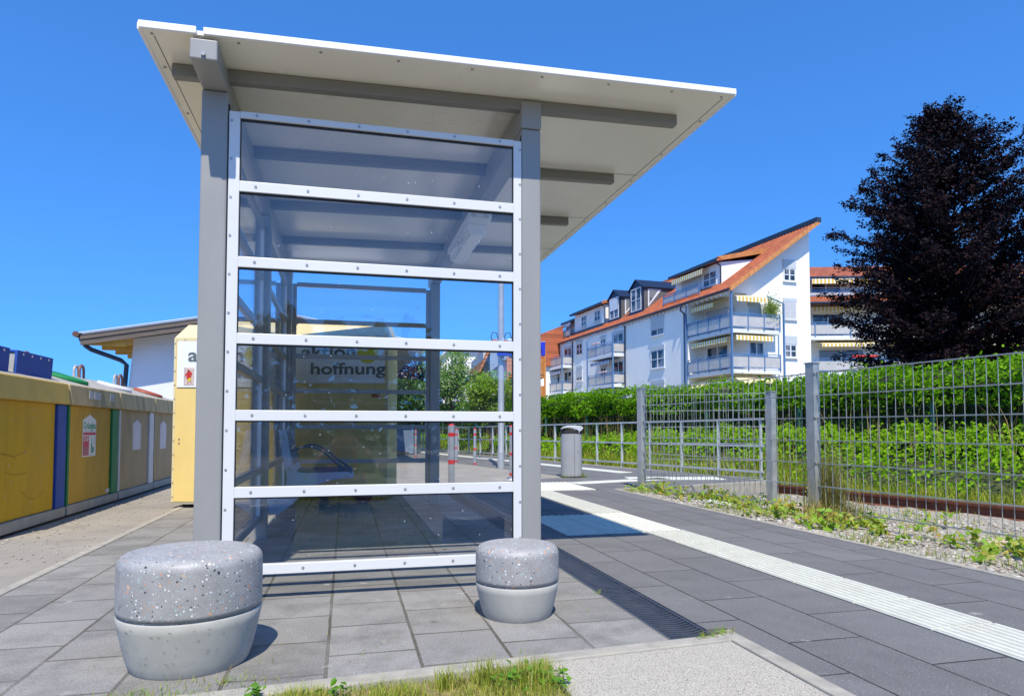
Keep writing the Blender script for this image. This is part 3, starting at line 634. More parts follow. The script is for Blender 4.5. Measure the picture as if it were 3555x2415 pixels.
# ---------------------------------------------------------------- litter bin
BING = mat('grey bin enamel', (.30,.30,.30), .4, .1, .05, 4)
bi = empty('litter_bin', (3.47, 10.12, 0), R(-13.9), 'tall grey metal litter bin with curved hood beside the path', 'litter bin')
b = MB(); pr = []
for q in range(36):
    a = 2*math.pi*q/36; cx, sy = math.cos(a), math.sin(a); pr.append((.165*math.copysign(abs(cx)**.75, cx), .145*math.copysign(abs(sy)**.75, sy)))
b.prism(pr, .012, .675); bb = b.build('body', BING, bi, .004)
MB().box(.036, .040, -.147, -.135, .02, .67).build('seam', BLK, bb)
MB().box(.085, .095, -.1425, -.12, .40, .43).build('lock', SCREW, bb)
b = MB(); b.exy([(-.165,.755),(-.12,.79),(-.05,.807),(.06,.806),(.14,.80),(.172,.785),(.172,.76),(.15,.735),(.12,.715),(.115,.690),(.105,.690),(.108,.72),(.08,.742),(.0,.768),(-.08,.775),(-.14,.765)][::-1], 'y', -.14, .14); b.build('hood', mat('pale bin hood', (.62,.63,.64), .35, .2, .04), bi, .003)
MB().prism([(p[0]*.96, p[1]*.93) for p in pr], .676, .74).build('liner', BLK, bi)
b = MB(); b.prism(pr, 0, .0115); b.build('foot', BLK, bi)

# ---------------------------------------------------------------- lamp pole with passenger display
po = empty('lamp_pole', (2.90, 12.60, 0), 0, 'tall grey steel lamp pole standing behind the shelter with cable box', 'lamp pole')
MB().lathe((0,0,0), [(.067,-.05),(.067,.30),(.0615,.31),(.060,2.4),(.052,6.4)], 24).build('shaft', mat('grey pole zinc', (.33,.345,.35), .5, .3, .08, 5), po)
MB().lathe((0,0,.30), [(.070,0),(.070,.016)], 24).build('collar', GALVL, po)
MB().lathe((0,0,2.22), [(.066,0),(.066,.24)], 20).build('clamp', GALVL, po)
MB().box(.066, .14, -.05, .05, 2.18, 2.44).build('cable_box', GALVL, po, .01)
for s_ in (1, -1):
    MB().tube([(s_*.05,0,2.46),(s_*.09,0,2.60),(s_*.17,0,2.62),(s_*.20,0,2.52),(s_*(.24 if s_ > 0 else .16),0,2.42)], .010, 6).build('cable', BLK, po)
MB().box(-.02, .03, -.0635, -.0625, 1.05, 1.08).build('label_plate', PAPER, po)
b = MB(); b.obar((0,0,6.38),(-.1,.9,6.45),.05,.05); arm = b.build('arm', GALVL, po); MB().box(-.2,.02,.88,1.35,6.40,6.5).build('lamp_head', BING, po, .02)
DBLUE = mat('display blue', (.012,.025,.38), .4, 0, .05)
dp = empty('platform_display', (2.90, 12.42, 0), R(-13.9), 'blue platform display with red letters showing beside the right shelter post', 'display')
MB().box(-.12, .80, 0, .16, 2.155, 2.415).build('housing', DBLUE, dp, .006); MB().box(.08, .66, .01, .15, 2.4155, 2.47).build('top_box', GALVL, dp, .006)
MB().box(.10, .73, -.003, .001, 2.19, 2.275).build('screen', mat('display screen', (.008,.008,.012), .3), dp)
t1 = text_mesh('ion', 'lettering', mat('display white', (.85,.86,.9), .5), .105, .068, .02, dp); t1.location = (.535, -.002, 2.30)
m, tt, p, o = nt('red display letters'); p.inputs['Base Color'].default_value = (.5,.02,.01,1); p.inputs['Emission Color'].default_value = (.9,.05,.02,1); p.inputs['Emission Strength'].default_value = .35
t1 = text_mesh('auf Gle', 'lettering', m, .27, .062, .012, dp); t1.location = (.45, -.005, 2.203)
MB().box(.60, .72, -.002, .0005, 2.168, 2.176).build('mark', PAPER, dp)
MB().obar((.0,.08,2.41),(.0,.08,2.50),.03,.03).build('bracket', GALVL, dp)

# ---------------------------------------------------------------- bollards
BRED = mat('red reflective band', (.62,.015,.02), .4); BGRY = mat('zinc bollard', (.36,.38,.40), .4, .4, .12, 8)
def make_bollard(r, h, bands):
    e = empty('bollard', (0,0,0))
    MB().lathe((0,0,0), [(r,-.05),(r,h-.012)], 20).build('post', BGRY, e)
    MB().lathe((0,0,h-.0115), [(r+.001,0),(r+.001,.004),(r*.55,.02),(.004,.024)], 20).build('cap', BRED, e)
    MB().lathe((0,0,0), [(r+.055,0),(r+.055,.006),(r+.012,.012),(r+.006,.022)], 20).build('base_plate', GALVL, e)
    for a, b_ in bands: MB().lathe((0,0,h*(1-b_)), [(r+.0012,0),(r+.0012,h*(b_-a))], 20).build('band', BRED, e)
    return e
B0 = make_bollard(.031, .80, [(.12,.17),(.495,.545),(.87,.92)])
bl_l = ['slim red-banded bollard nearest the right shelter post', 'slim red-banded bollard half hidden by the thick bollard', 'slim red-banded bollard standing alone left of the lamp pole',
        'slim red-banded bollard farthest back, left of two', 'slim red-banded bollard just left of the rear shelter post']
for k, ((x, y, z), lb) in enumerate(zip(((2.40,9.74,0), (2.41,14.95,-.05), (2.58,13.60,-.04), (1.87,18.57,-.07), (2.06,17.51,-.06)), bl_l)):
    o_ = B0 if k == 0 else copy_tree(B0); o_.location = (x, y, z); tag(o_, lb, 'bollard', 'bollards along the edge of the path')
B1 = make_bollard(.043, .81, [(.13,.19),(.57,.635),(.93,.97)]); B1.location = (1.355, 8.80, 0); tag(B1, 'thick grey bollard with wide red bands behind the shelter', 'bollard', 'bollards along the edge of the path')

# ---------------------------------------------------------------- path railing
RD = Vector((-.2035, .979, 0)); R0 = Vector((6.06, 8.93, 0))
ra = empty('path_railing', R0, 0, 'long white-grey three-rail railing along the path in front of the green bank', 'railing')
for k in range(21):
    p_ = RD * (.9 * k); h = .90 - .0075 * .9 * k
    MB().obar((p_.x,p_.y,-.2),(p_.x,p_.y,h),.05,.012,(RD.x,RD.y,0)).build('post', GALVL, ra)
e_ = RD * 18.05; z1 = .90 - .0075 * 18.05
for z in (.905, .50, .11): MB().obar((RD.x*-.05,RD.y*-.05,z),(e_.x,e_.y,z-.135 if z > .6 else z-.08),.045 if z > .6 else .03,.03).build('rail', GALVL, ra)

# ---------------------------------------------------------------- welded mesh fence
P1 = Vector((3.677, 7.97, 0)); P2 = Vector((4.048, 5.18, 0)); PD = (P2 - P1).normalized(); P3 = P2 + PD * 2.81; P4 = P3 + PD * 2.81; PB = Vector((4.90, 7.01, 0))
mf = empty('mesh_fence', P1, 0, 'galvanised welded mesh fence with square posts between paving and gravel', 'fence')
def fpost(p, z1, w=.068, d=.10, ax=PD):
    q = p - P1; pt = MB().obar((q.x,q.y,-.3),(q.x,q.y,z1),w,d,(ax.x,ax.y,0)).build('post', GALV, mf, .004)
    MB().obar((q.x,q.y,z1),(q.x,q.y,z1+.012),w+.016,d+.016,(ax.x,ax.y,0)).build('cap', GALV, pt, .002)
def fpanel(a, b, zb, n=None, zoff=0):
    q0 = a - P1; q1 = b - P1; L = (q1 - q0).length; dd = (q1 - q0) / L; sd = Vector((-dd.y, dd.x, 0)); m_ = MB()
    q0 = q0 + dd * .05; L2 = L - .10
    for k in range(7):
        z = zb + .2 * k
        for s_ in (-.007, .007): m_.obar(q0 + sd*s_ + Vector((0,0,z)), q0 + dd*L2 + sd*s_ + Vector((0,0,z)), .0075, .008)
    n = int(L2 / .076)
    for k in range(n + 1):
        c = q0 + dd * (L2 * k / n); m_.tube([c + Vector((0,0,zb-.003)), c + Vector((0,0,zb+1.203))], .0029, 5)
    m_.build('mesh_panel', GALV, mf)
    cl = MB()
    for k in (0, 3, 6):
        for qq in (q0, q0 + dd * L2): cl.box(qq.x-.014, qq.x+.014, qq.y-.03, qq.y+.03, zb+.2*k-.02, zb+.2*k+.02)
    return cl
fpost(P1, 1.27); fpost(P2, 1.335); fpost(P3, 1.335); fpost(PB, 1.19)
fpanel(P1, P2, .05); fpanel(P2, P3, .05); fpanel(P3, P4, .05); fpanel(P1, PB, -.02)
for p_ in (P2,):
    q = p_ - P1; each('bolt', SCREW, mf, [lambda b, z=z: b.tube([(q.x-.02,q.y-.05,z),(q.x-.022,q.y-.066,z)], .012, 10) for z in (.08, .46, .86, 1.25)])
# ---------------------------------------------------------------- gravel, track
def gz(x, y): 
    f = min(1, max(0, (x - 3.32) / 2.2)); return -.012 - .165 * f * f * (3 - 2 * f)
b = MB(); xs = [3.30 + .15 * i for i in range(26)]; ys = [-4 + .2 * j for j in range(64)]
idx = {}
for i, x in enumerate(xs):
    for j, y in enumerate(ys):
        yy = min(y, 7.87 + .26 * (x - 3.30) - .03) if x < 6.1 else y
        idx[i, j] = len(b.v); b.v.append((x, yy, gz(x, yy) + (random.uniform(-.012, .012) if 0 < i else 0)))
for i in range(len(xs) - 1):
    for j in range(len(ys) - 1):
        q = (idx[i,j], idx[i+1,j], idx[i+1,j+1], idx[i,j+1])
        if b.v[q[0]][1] < b.v[q[3]][1] - 1e-4: b.f.append(q); b.m.append(0); b.sm.append(True)
GRAV = speckle('track gravel', [(.36,.32,.25),(.46,.42,.34),(.27,.24,.19),(.52,.48,.41),(.33,.25,.17),(.40,.37,.31)], 42, .95, 1.0, .9)
tag(b.build('gravel_bed', GRAV), kind='structure')
def ico():
    bm = bmesh.new(); bmesh.ops.create_icosphere(bm, subdivisions=1, radius=1); v = np.array([tuple(x.co) for x in bm.verts]); f = np.array([[q.index for q in x.verts] for x in bm.faces]); bm.free(); return v, f
IV, IF = ico()
def rawmesh(name, V, F, m, smooth=False):
    """big triangle / quad soup from numpy arrays, linked as one object"""
    me = bpy.data.meshes.new(name); k = F.shape[1]
    me.vertices.add(len(V)); me.vertices.foreach_set('co', np.ascontiguousarray(V, np.float32).ravel())
    me.loops.add(F.size); me.loops.foreach_set('vertex_index', np.ascontiguousarray(F, np.int32).ravel())
    me.polygons.add(len(F)); me.polygons.foreach_set('loop_start', np.arange(0, F.size, k, dtype=np.int32)); me.polygons.foreach_set('loop_total', np.full(len(F), k, np.int32))
    if smooth: me.polygons.foreach_set('use_smooth', np.ones(len(F), bool))
    me.materials.append(m); me.update(calc_edges=True); me.validate()
    o = bpy.data.objects.new(name, me); COL.objects.link(o); return o
def stones(P, S):
    n = len(P); an = rng.uniform(0, 6.28, n); sc = S[:, None] * rng.uniform(.55, 1.2, (n, 3)) * np.array([1.15, 1, .6])
    V = IV[None] * sc[:, None] * rng.uniform(.8, 1.2, (n, len(IV), 1)); c, s = np.cos(an)[:, None], np.sin(an)[:, None]
    x = V[..., 0] * c - V[..., 1] * s; y = V[..., 0] * s + V[..., 1] * c
    V = np.stack([x, y, V[..., 2]], -1) + P[:, None]
    F = IF[None] + (np.arange(n) * len(IV))[:, None, None]
    return V.reshape(-1, 3), F.reshape(-1, 3)
n = 5200; X = 3.33 + 2.9 * rng.random(n) ** 1.25; Y = 1.2 + 7.2 * rng.random(n); ok = Y < 7.80 + .26 * (X - 3.3); X = X[ok]; Y = Y[ok]
P = np.stack([X, Y, [gz(a, c) + .004 for a, c in zip(X, Y)]], 1)
STN = leafmat('gravel stones', [(.30,.26,.20),(.44,.40,.33),(.22,.20,.17),(.55,.51,.45),(.36,.27,.18),(.40,.38,.34)], 0., .9, .3)
n = 900; P2_ = np.column_stack([-2.22 + .75 * rng.random(n) ** 1.6, 4.2 + 6 * rng.random(n), np.full(n, .002)])
tag(rawmesh('gravel', *stones(np.concatenate([P, P2_]), np.concatenate([.010 + .016 * rng.random(len(P)) ** 2, .003 + .006 * rng.random(n) ** 2])), STN), kind='stuff')
# rusty rail on timber
RRUST = mat('rusty rail', (.135,.045,.022), .75, .2, .3, 20, .3, 90, .5, (.05,.022,.014), 6)
Q0 = Vector((6.25, 7.88, 0)); D_ = Vector((-.193, .981, 0)).normalized(); N_ = Vector((D_.y, -D_.x, 0))
tr = empty('railway_track', Q0, 0, 'single rusty rail on gravel behind the mesh fence', 'railway track')
ra_ = MB()
def railsec(a, b):
    a = Vector(a); b = Vector(b); d = (b-a).normalized(); s_ = Vector((d.y, -d.x, 0)); 
    sec = [(-.062,-.195),(.062,-.195),(.062,-.183),(.012,-.168),(.010,-.09),(.034,-.078),(.034,-.05),(-.034,-.05),(-.034,-.078),(-.010,-.09),(-.012,-.168),(-.062,-.183)]
    n_ = len(sec); vs = [a + s_*p + Vector((0,0,z)) for p, z in sec] + [b + s_*p + Vector((0,0,z)) for p, z in sec]
    return vs, [tuple(range(n_)), tuple(range(n_, 2*n_))[::-1]] + [(i, n_+i, n_+(i+1) % n_, (i+1) % n_) for i in range(n_)]
ra_.add(*railsec(D_ * .75, D_ * -11)); ra_.build('rail', RRUST, tr)
for k in range(14):
    c = D_ * (.4 - .62 * k); MB().obar(c + N_ * -.32 + Vector((0,0,-.245)), c + N_ * .9 + Vector((0,0,-.245)), .22, .11).build('sleeper', mat('old sleeper', (.12,.085,.06), .95, 0, .3, 8), tr)
    MB().obar(c + N_ * -.10 + Vector((0,0,-.184)), c + N_ * .10 + Vector((0,0,-.184)), .12, .018).build('rail_chair', RRUST, tr)
# loose slabs
e = MB().prism([(-.24,-.20),(.22,-.26),(.28,.16),(-.18,.22)], 0, .045).build('cover_slab', mat('pinkish concrete slab', (.44,.33,.24), .9, 0, .12, 9, .3, 90), None, .008); e.location = (5.0, 6.55, -.145)
tag(e, 'pinkish concrete cover slab lying in the gravel left of the tall fence post', 'concrete slab')
e = MB().prism([(-.30,-.12),(.30,-.16),(.32,.12),(-.28,.16)], 0, .04).build('cover_slab', MC['pinkish concrete slab'], None, .008); e.location = (4.62, 3.78, -.11); e.rotation_euler = (0, 0, R(75))
tag(e, 'pinkish concrete cover slab with rusty edge in the gravel at the far right', 'concrete slab')
b = MB().prism([(-.17,-.055),(.18,-.035),(.17,.05),(-.15,.06)], 0, .022); b.build('duct_lid', mat('pale duct lid', (.66,.64,.58), .8, 0, .08, 8), None, .004)
e = bpy.data.objects['duct_lid']; e.location = (3.72, 6.22, -.01); e.rotation_euler = (0, R(3), R(-68)); tag(e, 'flat pale stone lid lying among gravel weeds beside the paving', 'stone lid')

# ---------------------------------------------------------------- leaves and blades
def leaves(P, NR, size, aspect=.55, fold=.18, jit=.5):
    """one diamond leaf (two folded halves) per point; NR = facing direction"""
    n = len(P); NR = NR + rng.normal(0, jit, (n, 3)); NR /= np.linalg.norm(NR, axis=1, keepdims=True)
    T = rng.normal(0, 1, (n, 3)); T -= NR * (T * NR).sum(1, keepdims=True); T /= np.linalg.norm(T, axis=1, keepdims=True); B = np.cross(NR, T)
    L = size * rng.uniform(.6, 1.25, n); W = L * aspect
    a = P - T * (L/2)[:, None]; c = P + T * (L/2)[:, None]; mid = P - T * (L*.06)[:, None]
    l = mid + B * (W/2)[:, None] + NR * (W*fold)[:, None]; r = mid - B * (W/2)[:, None] + NR * (W*fold)[:, None]
    V = np.stack([a, r, c, l], 1).reshape(-1, 3); q = np.arange(n)[:, None] * 4
    F = np.concatenate([q + [0, 1, 2], q + [0, 2, 3]], 1).reshape(-1, 3)
    return V, F
def blades(P, h, w, lean=.5, dirn=None):
    n = len(P); az = rng.uniform(0, 6.283, n); d = np.stack([np.cos(az), np.sin(az), 0*az], 1); s = np.stack([-np.sin(az), np.cos(az), 0*az], 1)
    h = h * rng.uniform(.45, 1.25, n); ln = h * rng.uniform(.05, 1, n) * lean; up = np.array([0, 0, 1.])
    p1 = P + up * (h*.55)[:, None] + d * (ln*.35)[:, None]; p2 = P + up * (h * np.sqrt(np.clip(1 - (ln/h)**2 * .5, .2, 1)))[:, None] + d * ln[:, None]; ww = (w * rng.uniform(.6, 1.3, n))[:, None] * s
    V = np.stack([P - ww, P + ww, p1 + ww*.7, p1 - ww*.7, p2], 1).reshape(-1, 3); q = np.arange(n)[:, None] * 5
    F = np.concatenate([q + [0, 1, 2], q + [0, 2, 3], q + [3, 2, 4]], 1).reshape(-1, 3)
    return V, F
def join(*ps):
    Vs, Fs, b_ = [], [], 0
    for V, F in ps: Vs.append(V); Fs.append(F + b_); b_ += len(V)
    return np.concatenate(Vs), np.concatenate(Fs)
def fbm(x, y, s=1.0, seed=0):
    v = 0; a = 1
    for k in range(4):
        v = v + a * np.sin(x * s * 1.7**k * 1.3 + seed * 1.7 + k * 2.1 + 1.3 * np.sin(y * s * 1.7**k * .9 + k)) * np.cos(y * s * 1.7**k * 1.1 + seed + k * .7); a *= .6
    return v
def sw(s, o): return np.array(Q0)[None, :2] + np.outer(s, np.array(D_)[:2]) + np.outer(o, np.array(N_)[:2])   # along-track / offset -> world xy
HED = leafmat('hedge leaves', [(.10,.23,.004),(.17,.36,.006),(.045,.12,.004),(.25,.46,.010),(.12,.27,.004)], .45, .6, .15, (1.35,1.45,.3))
UND = leafmat('wild undergrowth leaves', [(.14,.30,.004),(.22,.42,.006),(.07,.16,.004),(.30,.50,.010),(.16,.34,.005)], .45, .6, .15, (1.35,1.4,.3))
GRS = leafmat('meadow grass', [(.24,.30,.02),(.34,.34,.04),(.16,.27,.02),(.44,.38,.09),(.20,.32,.02)], .35, .6, .2)
CORE = mat('shade dark hedge core', (.022,.028,.010), 1, 0, .4, 6)  # solid filler shell; shade between the leaves is put into its colour
# bank under the plants
b = MB(); S = np.linspace(-9, 40, 50); O = [.05, .5, 1.2, 2.0, 2.9, 5.5]
for i, s_ in enumerate(S):
    for j, o_ in enumerate(O):
        p_ = sw(np.array([s_]), np.array([o_ if s_ > .9 or j else .55]))[0]; b.v.append((p_[0], p_[1], (-.19, -.15, .02, .22, .34, .3)[j]))
k = len(O)
for i in range(len(S) - 1):
    for j in range(k - 1): b.f.append((i*k+j, (i+1)*k+j, (i+1)*k+j+1, i*k+j+1)); b.m.append(0); b.sm.append(True)
tag(b.build('bank_soil', mat('overgrown bank soil', (.05,.06,.018), 1, 0, .4, 3)), kind='structure')
# hedge
def hedge():
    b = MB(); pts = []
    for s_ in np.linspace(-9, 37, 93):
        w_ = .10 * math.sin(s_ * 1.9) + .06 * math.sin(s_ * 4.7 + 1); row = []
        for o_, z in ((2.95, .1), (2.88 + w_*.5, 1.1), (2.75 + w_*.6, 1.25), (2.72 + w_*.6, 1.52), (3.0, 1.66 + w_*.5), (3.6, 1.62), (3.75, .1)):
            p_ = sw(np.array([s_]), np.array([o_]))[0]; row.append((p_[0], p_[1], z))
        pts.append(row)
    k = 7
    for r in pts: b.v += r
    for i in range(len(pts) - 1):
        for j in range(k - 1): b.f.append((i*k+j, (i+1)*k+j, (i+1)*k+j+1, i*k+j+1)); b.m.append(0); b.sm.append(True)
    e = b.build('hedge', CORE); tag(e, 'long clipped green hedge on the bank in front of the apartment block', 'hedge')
    def ss(n, p=1.8): return -8 + 44 * rng.random(n) ** p
    n = 30000; s = ss(n); z = 1.12 + .72 * rng.random(n); dep = rng.random(n) ** 1.5 * .28
    o = 2.46 + dep + .12 * fbm(s, z * 2, 1.4, 3) + .25 * np.clip(z - 1.6, 0, 1) - .10 * np.sin((z - 1.1) / .75 * math.pi)
    A = np.column_stack([sw(s, o), z + .05 * fbm(s, o, 2.2, 1)]); NA = np.tile(np.array(-N_) * 1.0 + [0, 0, .55], (n, 1))
    n2 = 16000; s2 = ss(n2); o2 = 2.5 + 1.2 * rng.random(n2); z2 = 1.70 + .10 * fbm(s2, o2, 1.5, 5) + .10 * rng.random(n2) + .22 * (rng.random(n2) > .93) * rng.random(n2) - .12 * np.clip((2.75 - o2) / .25, 0, 1)
    A2 = np.column_stack([sw(s2, o2), z2]); NA2 = np.tile(np.array([-.25, -.3, 1.]), (n2, 1))
    n3 = 6000; s3 = ss(n3); z3 = .35 + .85 * rng.random(n3); o3 = 2.72 + .14 * rng.random(n3)
    A3 = np.column_stack([sw(s3, o3), z3]); NA3 = np.tile(np.array(-N_) + [0, 0, .4], (n3, 1))
    P_ = np.concatenate([A, A2, A3]); NN = np.concatenate([NA, NA2, NA3]); dist = np.linalg.norm(P_[:, :2], axis=1)
    P_[:, 2] -= np.where(P_[:, 2] > 1.5, .10, .0) * np.clip(1 - np.abs(np.hypot(P_[:, 0], P_[:, 1]) - 14) / 5, 0, 1); lf = rawmesh('leaves', *leaves(P_, NN, .030 + .0034 * dist, .6, .15, .55), HED); lf.parent = e
hedge()
# undergrowth between track and hedge, grass at its foot
def under():
    n = 34000; s = -8 + 40 * rng.random(n) ** 1.7; o = .50 + 1.95 * rng.random(n) ** .85
    top = .02 + .72 * np.clip((o - .40) / 1.5, 0, 1) ** .75 + .10 * fbm(s, o, 2.4, 2) + .07 * fbm(s, o, 6, 4)
    top = np.where(s > 3.0, top * np.clip(1.05 - (s - 3) * .05, .62, 1), top)
    z = top - .22 * rng.random(n) ** 1.6 + .12 * (rng.random(n) > .95) * rng.random(n)
    keep = (rng.random(n) < np.where((s > 1.0) & (o < 1.3), .28, 1.))
    s, o, z = s[keep], o[keep], z[keep]; n = len(s); P_ = np.column_stack([sw(s, o), z]); d_ = np.linalg.norm(P_[:, :2], axis=1)
    NN = np.tile(np.array(-N_) * .7 + np.array([0, -.3, .75]), (n, 1))
    tag(rawmesh('undergrowth', *leaves(P_, NN, .028 + .0037 * d_, .62, .16, .6), UND), kind='stuff')
    n = 24000; s = -8 + 40 * rng.random(n) ** 1.5; o = np.where(s > .9, .12 + 1.5 * rng.random(n), .38 + .5 * rng.random(n) ** 1.6)
    z = -.18 + .22 * np.clip(o - .3, 0, 2); P_ = np.column_stack([sw(s, o), z]); d_ = np.linalg.norm(P_[:, :2], axis=1)
    hh = np.where(s > .9, .30 + .16 * fbm(s, o, 1.5, 7), .17)
    tag(rawmesh('meadow_grass', *blades(P_, np.clip(hh, .1, .6), .0022 + .00035 * d_, .8), GRS), kind='stuff')
    n = 900; s = -8 + 30 * rng.random(n) ** 1.4; o = .9 + 1.5 * rng.random(n); P_ = np.column_stack([sw(s, o), .3 + .2 * rng.random(n)])
    tag(rawmesh('seed_grass', *blades(P_, np.full(n, .75), .004, .7), leafmat('straw seed heads', [(.30,.22,.09),(.36,.28,.13),(.22,.2,.06)], .25, .7, .1)), kind='stuff')
under()
# green garden fence in front of the hedge
gf = empty('garden_fence', Q0, 0, 'low green wire garden fence in the shade under the hedge', 'fence')
GRP = mat('green fence coating', (.02,.10,.06), .5, .1, .1)
for k in range(14):
    c = D_ * (-7.5 + 2.5 * k) + N_ * 2.42; MB().obar((c.x,c.y,.1),(c.x,c.y,1.16),.05,.05).build('post', GRP, gf)
m_ = MB(); a = D_ * -8 + N_ * 2.46; c = D_ * 26 + N_ * 2.46
for k in range(6): m_.obar((a.x,a.y,.3+.16*k),(c.x,c.y,.3+.16*k),.006,.006)
for k in range(260): q = a + (c - a) * (k / 260); m_.obar((q.x,q.y,.3),(q.x,q.y,1.12),.005,.005)
m_.build('wire_mesh', mat('dark green wire', (.012,.035,.022), .5), gf)

# ---------------------------------------------------------------- weeds in the gravel and the paving
WEED = leafmat('gravel weeds', [(.13,.28,.012),(.21,.36,.02),(.32,.36,.04),(.38,.24,.06),(.14,.31,.012)], .35, .5, .4)
def weeds():
    parts = []
    for k in range(150):
        x = 3.40 + 2.6 * rng.random() ** 1.1; y = 1.6 + 6.3 * rng.random()
        if rng.random() < .55: x = 3.55 + .55 * rng.random() + .1 * max(0, 5.2 - y)
        if y > 7.7 + .26 * (x - 3.3): continue
        m = int(rng.integers(7, 34)); sp = rng.uniform(.025, .085); hh = rng.uniform(.03, .15); sz = rng.uniform(.028, .07)
        r = rng.random(m); P_ = np.column_stack([x + rng.normal(0, sp, m), y + rng.normal(0, sp, m), gz(x, y) + .012 + hh * r])
        NN = np.column_stack([rng.normal(0, .4, m), rng.normal(0, .4, m) - .4, np.full(m, .8)])
        parts.append(leaves(P_, NN, np.full(m, sz), .6, .2, .4))
    n = 5200; X = 3.33 + .9 * rng.random(n) ** 1.6 + .3 * (rng.random(n) < .3); Y = 1.2 + 6.6 * rng.random(n); keep = fbm(X, Y, 2.6, 9) > .25; X, Y = X[keep], Y[keep]
    parts.append(blades(np.column_stack([X, Y, [gz(a, c) for a, c in zip(X, Y)]]), np.full(len(X), .07), .0022, 1.1))
    n = 1500; X = 4.6 + 1.6 * rng.random(n); Y = 1.5 + 6 * rng.random(n); keep = fbm(X, Y, 3, 4) > .4; X, Y = X[keep], Y[keep]
    parts.append(blades(np.column_stack([X, Y, [gz(a, c) for a, c in zip(X, Y)]]), np.full(len(X), .13), .003, .9))
    V, F = join(*parts); tag(rawmesh('weeds', V, F, WEED), kind='stuff')
weeds()
# dry tuft at the tall fence post
n = 420; P_ = np.column_stack([4.16 + rng.normal(0, .07, n), 5.17 + rng.normal(0, .07, n), np.full(n, -.03)])
V1 = blades(P_, np.full(n, .62), .0030, .35); n = 500; P_ = np.column_stack([4.10 + rng.normal(0, .14, n), 5.02 + rng.normal(0, .12, n), np.full(n, -.03)]); V2 = blades(P_, np.full(n, .2), .003, 1.3)
o = rawmesh('grass_tuft', *join(V1, V2), leafmat('dry tuft', [(.33,.27,.09),(.40,.33,.14),(.22,.24,.05),(.30,.20,.06)], .3, .6, .2)); tag(o, 'tall dry grass tuft growing at the foot of the tall fence post', 'grass tuft')

# ---------------------------------------------------------------- front lawn
FG = leafmat('half dry lawn', [(.46,.37,.11),(.22,.32,.02),(.54,.44,.17),(.14,.29,.012),(.40,.38,.06),(.18,.34,.015)], .35, .55, .25)
def lawn():
    parts = []
    n = 17000; X = -1.2 + 1.82 * rng.random(n); Y = 1.62 + .47 * rng.random(n); lim = 1.93 + .0755 * (X + 1.56); keep = (Y < lim + .012) & (fbm(X, Y, 4, 1) > -1.05); X, Y = X[keep], Y[keep]
    h = .030 + .022 * np.clip(fbm(X, Y, 5, 2), -.8, 2); parts.append(blades(np.column_stack([X, Y, np.full(len(X), -.014)]), np.clip(h, .014, .09), .0011, 1.1))
    for cx, cy_, r, hh in ((.42, 2.01, .05, .075), (.55, 1.96, .06, .08), (.30, 2.0, .035, .06), (-.12, 1.98, .06, .05), (.60, 2.03, .025, .05), (.15, 1.95, .07, .05)):
        m = int(5200 * r); parts.append(blades(np.column_stack([cx + rng.normal(0, r * .6, m), cy_ + rng.normal(0, r * .5, m), np.full(m, -.012)]), np.full(m, hh), .0014, .8))
    n = 26000; X = -1.5 + 2.1 * rng.random(n); Y = -6.8 + 8.4 * rng.random(n); parts.append(blades(np.column_stack([X, Y, np.full(n, -.014)]), np.full(n, .05), .0035, 1.1))
    V, F = join(*parts); tag(rawmesh('grass', V, F, FG), kind='stuff')
    ps = []
    for cx, cy_, m, sp in ((.53, 1.99, 34, .035), (.60, 1.93, 26, .03), (.47, 1.93, 22, .03), (-.24, 2.02, 12, .02), (-.02, 2.0, 10, .02)):
        P_ = np.column_stack([cx + rng.normal(0, sp, m), cy_ + rng.normal(0, sp * .8, m), .004 + .035 * rng.random(m)]); ps.append(leaves(P_, np.tile([0, -.2, 1.], (m, 1)), np.full(m, .027), .7, .12, .35))
    V, F = join(*ps); tag(rawmesh('clover', V, F, leafmat('clover leaves', [(.10,.24,.015),(.14,.30,.02),(.08,.19,.015)], .35, .4, .4)), kind='stuff')
    # clippings and small sprouts in the paving joints
    ps = []
    for cx, cy_, m, sp, hh in ((-.58, 2.10, 110, .07, .012), (-.33, 2.16, 60, .06, .012), (1.26, 2.205, 50, .025, .02), (1.34, 2.23, 40, .02, .03), (1.135, 2.92, 16, .012, .015), (-.42, 2.09, 80, .12, .008), (3.40, 10.02, 60, .06, .05), (3.60, 10.02, 80, .05, .07), (-.1, 2.35, 30, .3, .004), (.5, 2.4, 26, .3, .004)):
        P_ = np.column_stack([cx + rng.normal(0, sp, m), cy_ + rng.normal(0, sp * .4, m), np.full(m, .003)]); ps.append(blades(P_, np.full(m, hh + .01), .0012 if cy_ < 5 else .004, 2.2))
    V, F = join(*ps); tag(rawmesh('grass_clippings', V, F, WEED), kind='stuff')
lawn()
# ---------------------------------------------------------------- apartment block
WALLW = mat('white render', (.92,.89,.825), .9, 0, .04, .5, .08, 30, .12, (.78,.77,.74), .35)
ROOFT = tilemat('clay roof tiles', (.36,.095,.035))
RIDGE = mat('dark ridge sheet', (.03,.045,.06), .45, .3, .1)
VERGE = mat('orange verge tiles', (.52,.20,.06), .7, 0, .2, 3)
BBLUE = mat('pale blue balcony steel', (.09,.18,.33), .4, .1, .06)
BPAN = mat('frosted balcony panel', (.42,.40,.37), .25, 0, .10, 1.2)
SLAB = mat('balcony slab', (.72,.73,.73), .85, 0, .05)
WINF = mat('white window frame', (.74,.75,.76), .45, 0, .03)
SHUT = mat('grey roller shutter', (.50,.52,.52), .6, 0, .06)
SBOX = mat('shutter box', (.44,.47,.48), .7, 0, .05)
m, t, p, o = nt('dark window glass'); p.inputs['Base Color'].default_value = (.035,.05,.065,1); p.inputs['Roughness'].default_value = .04; WG = m
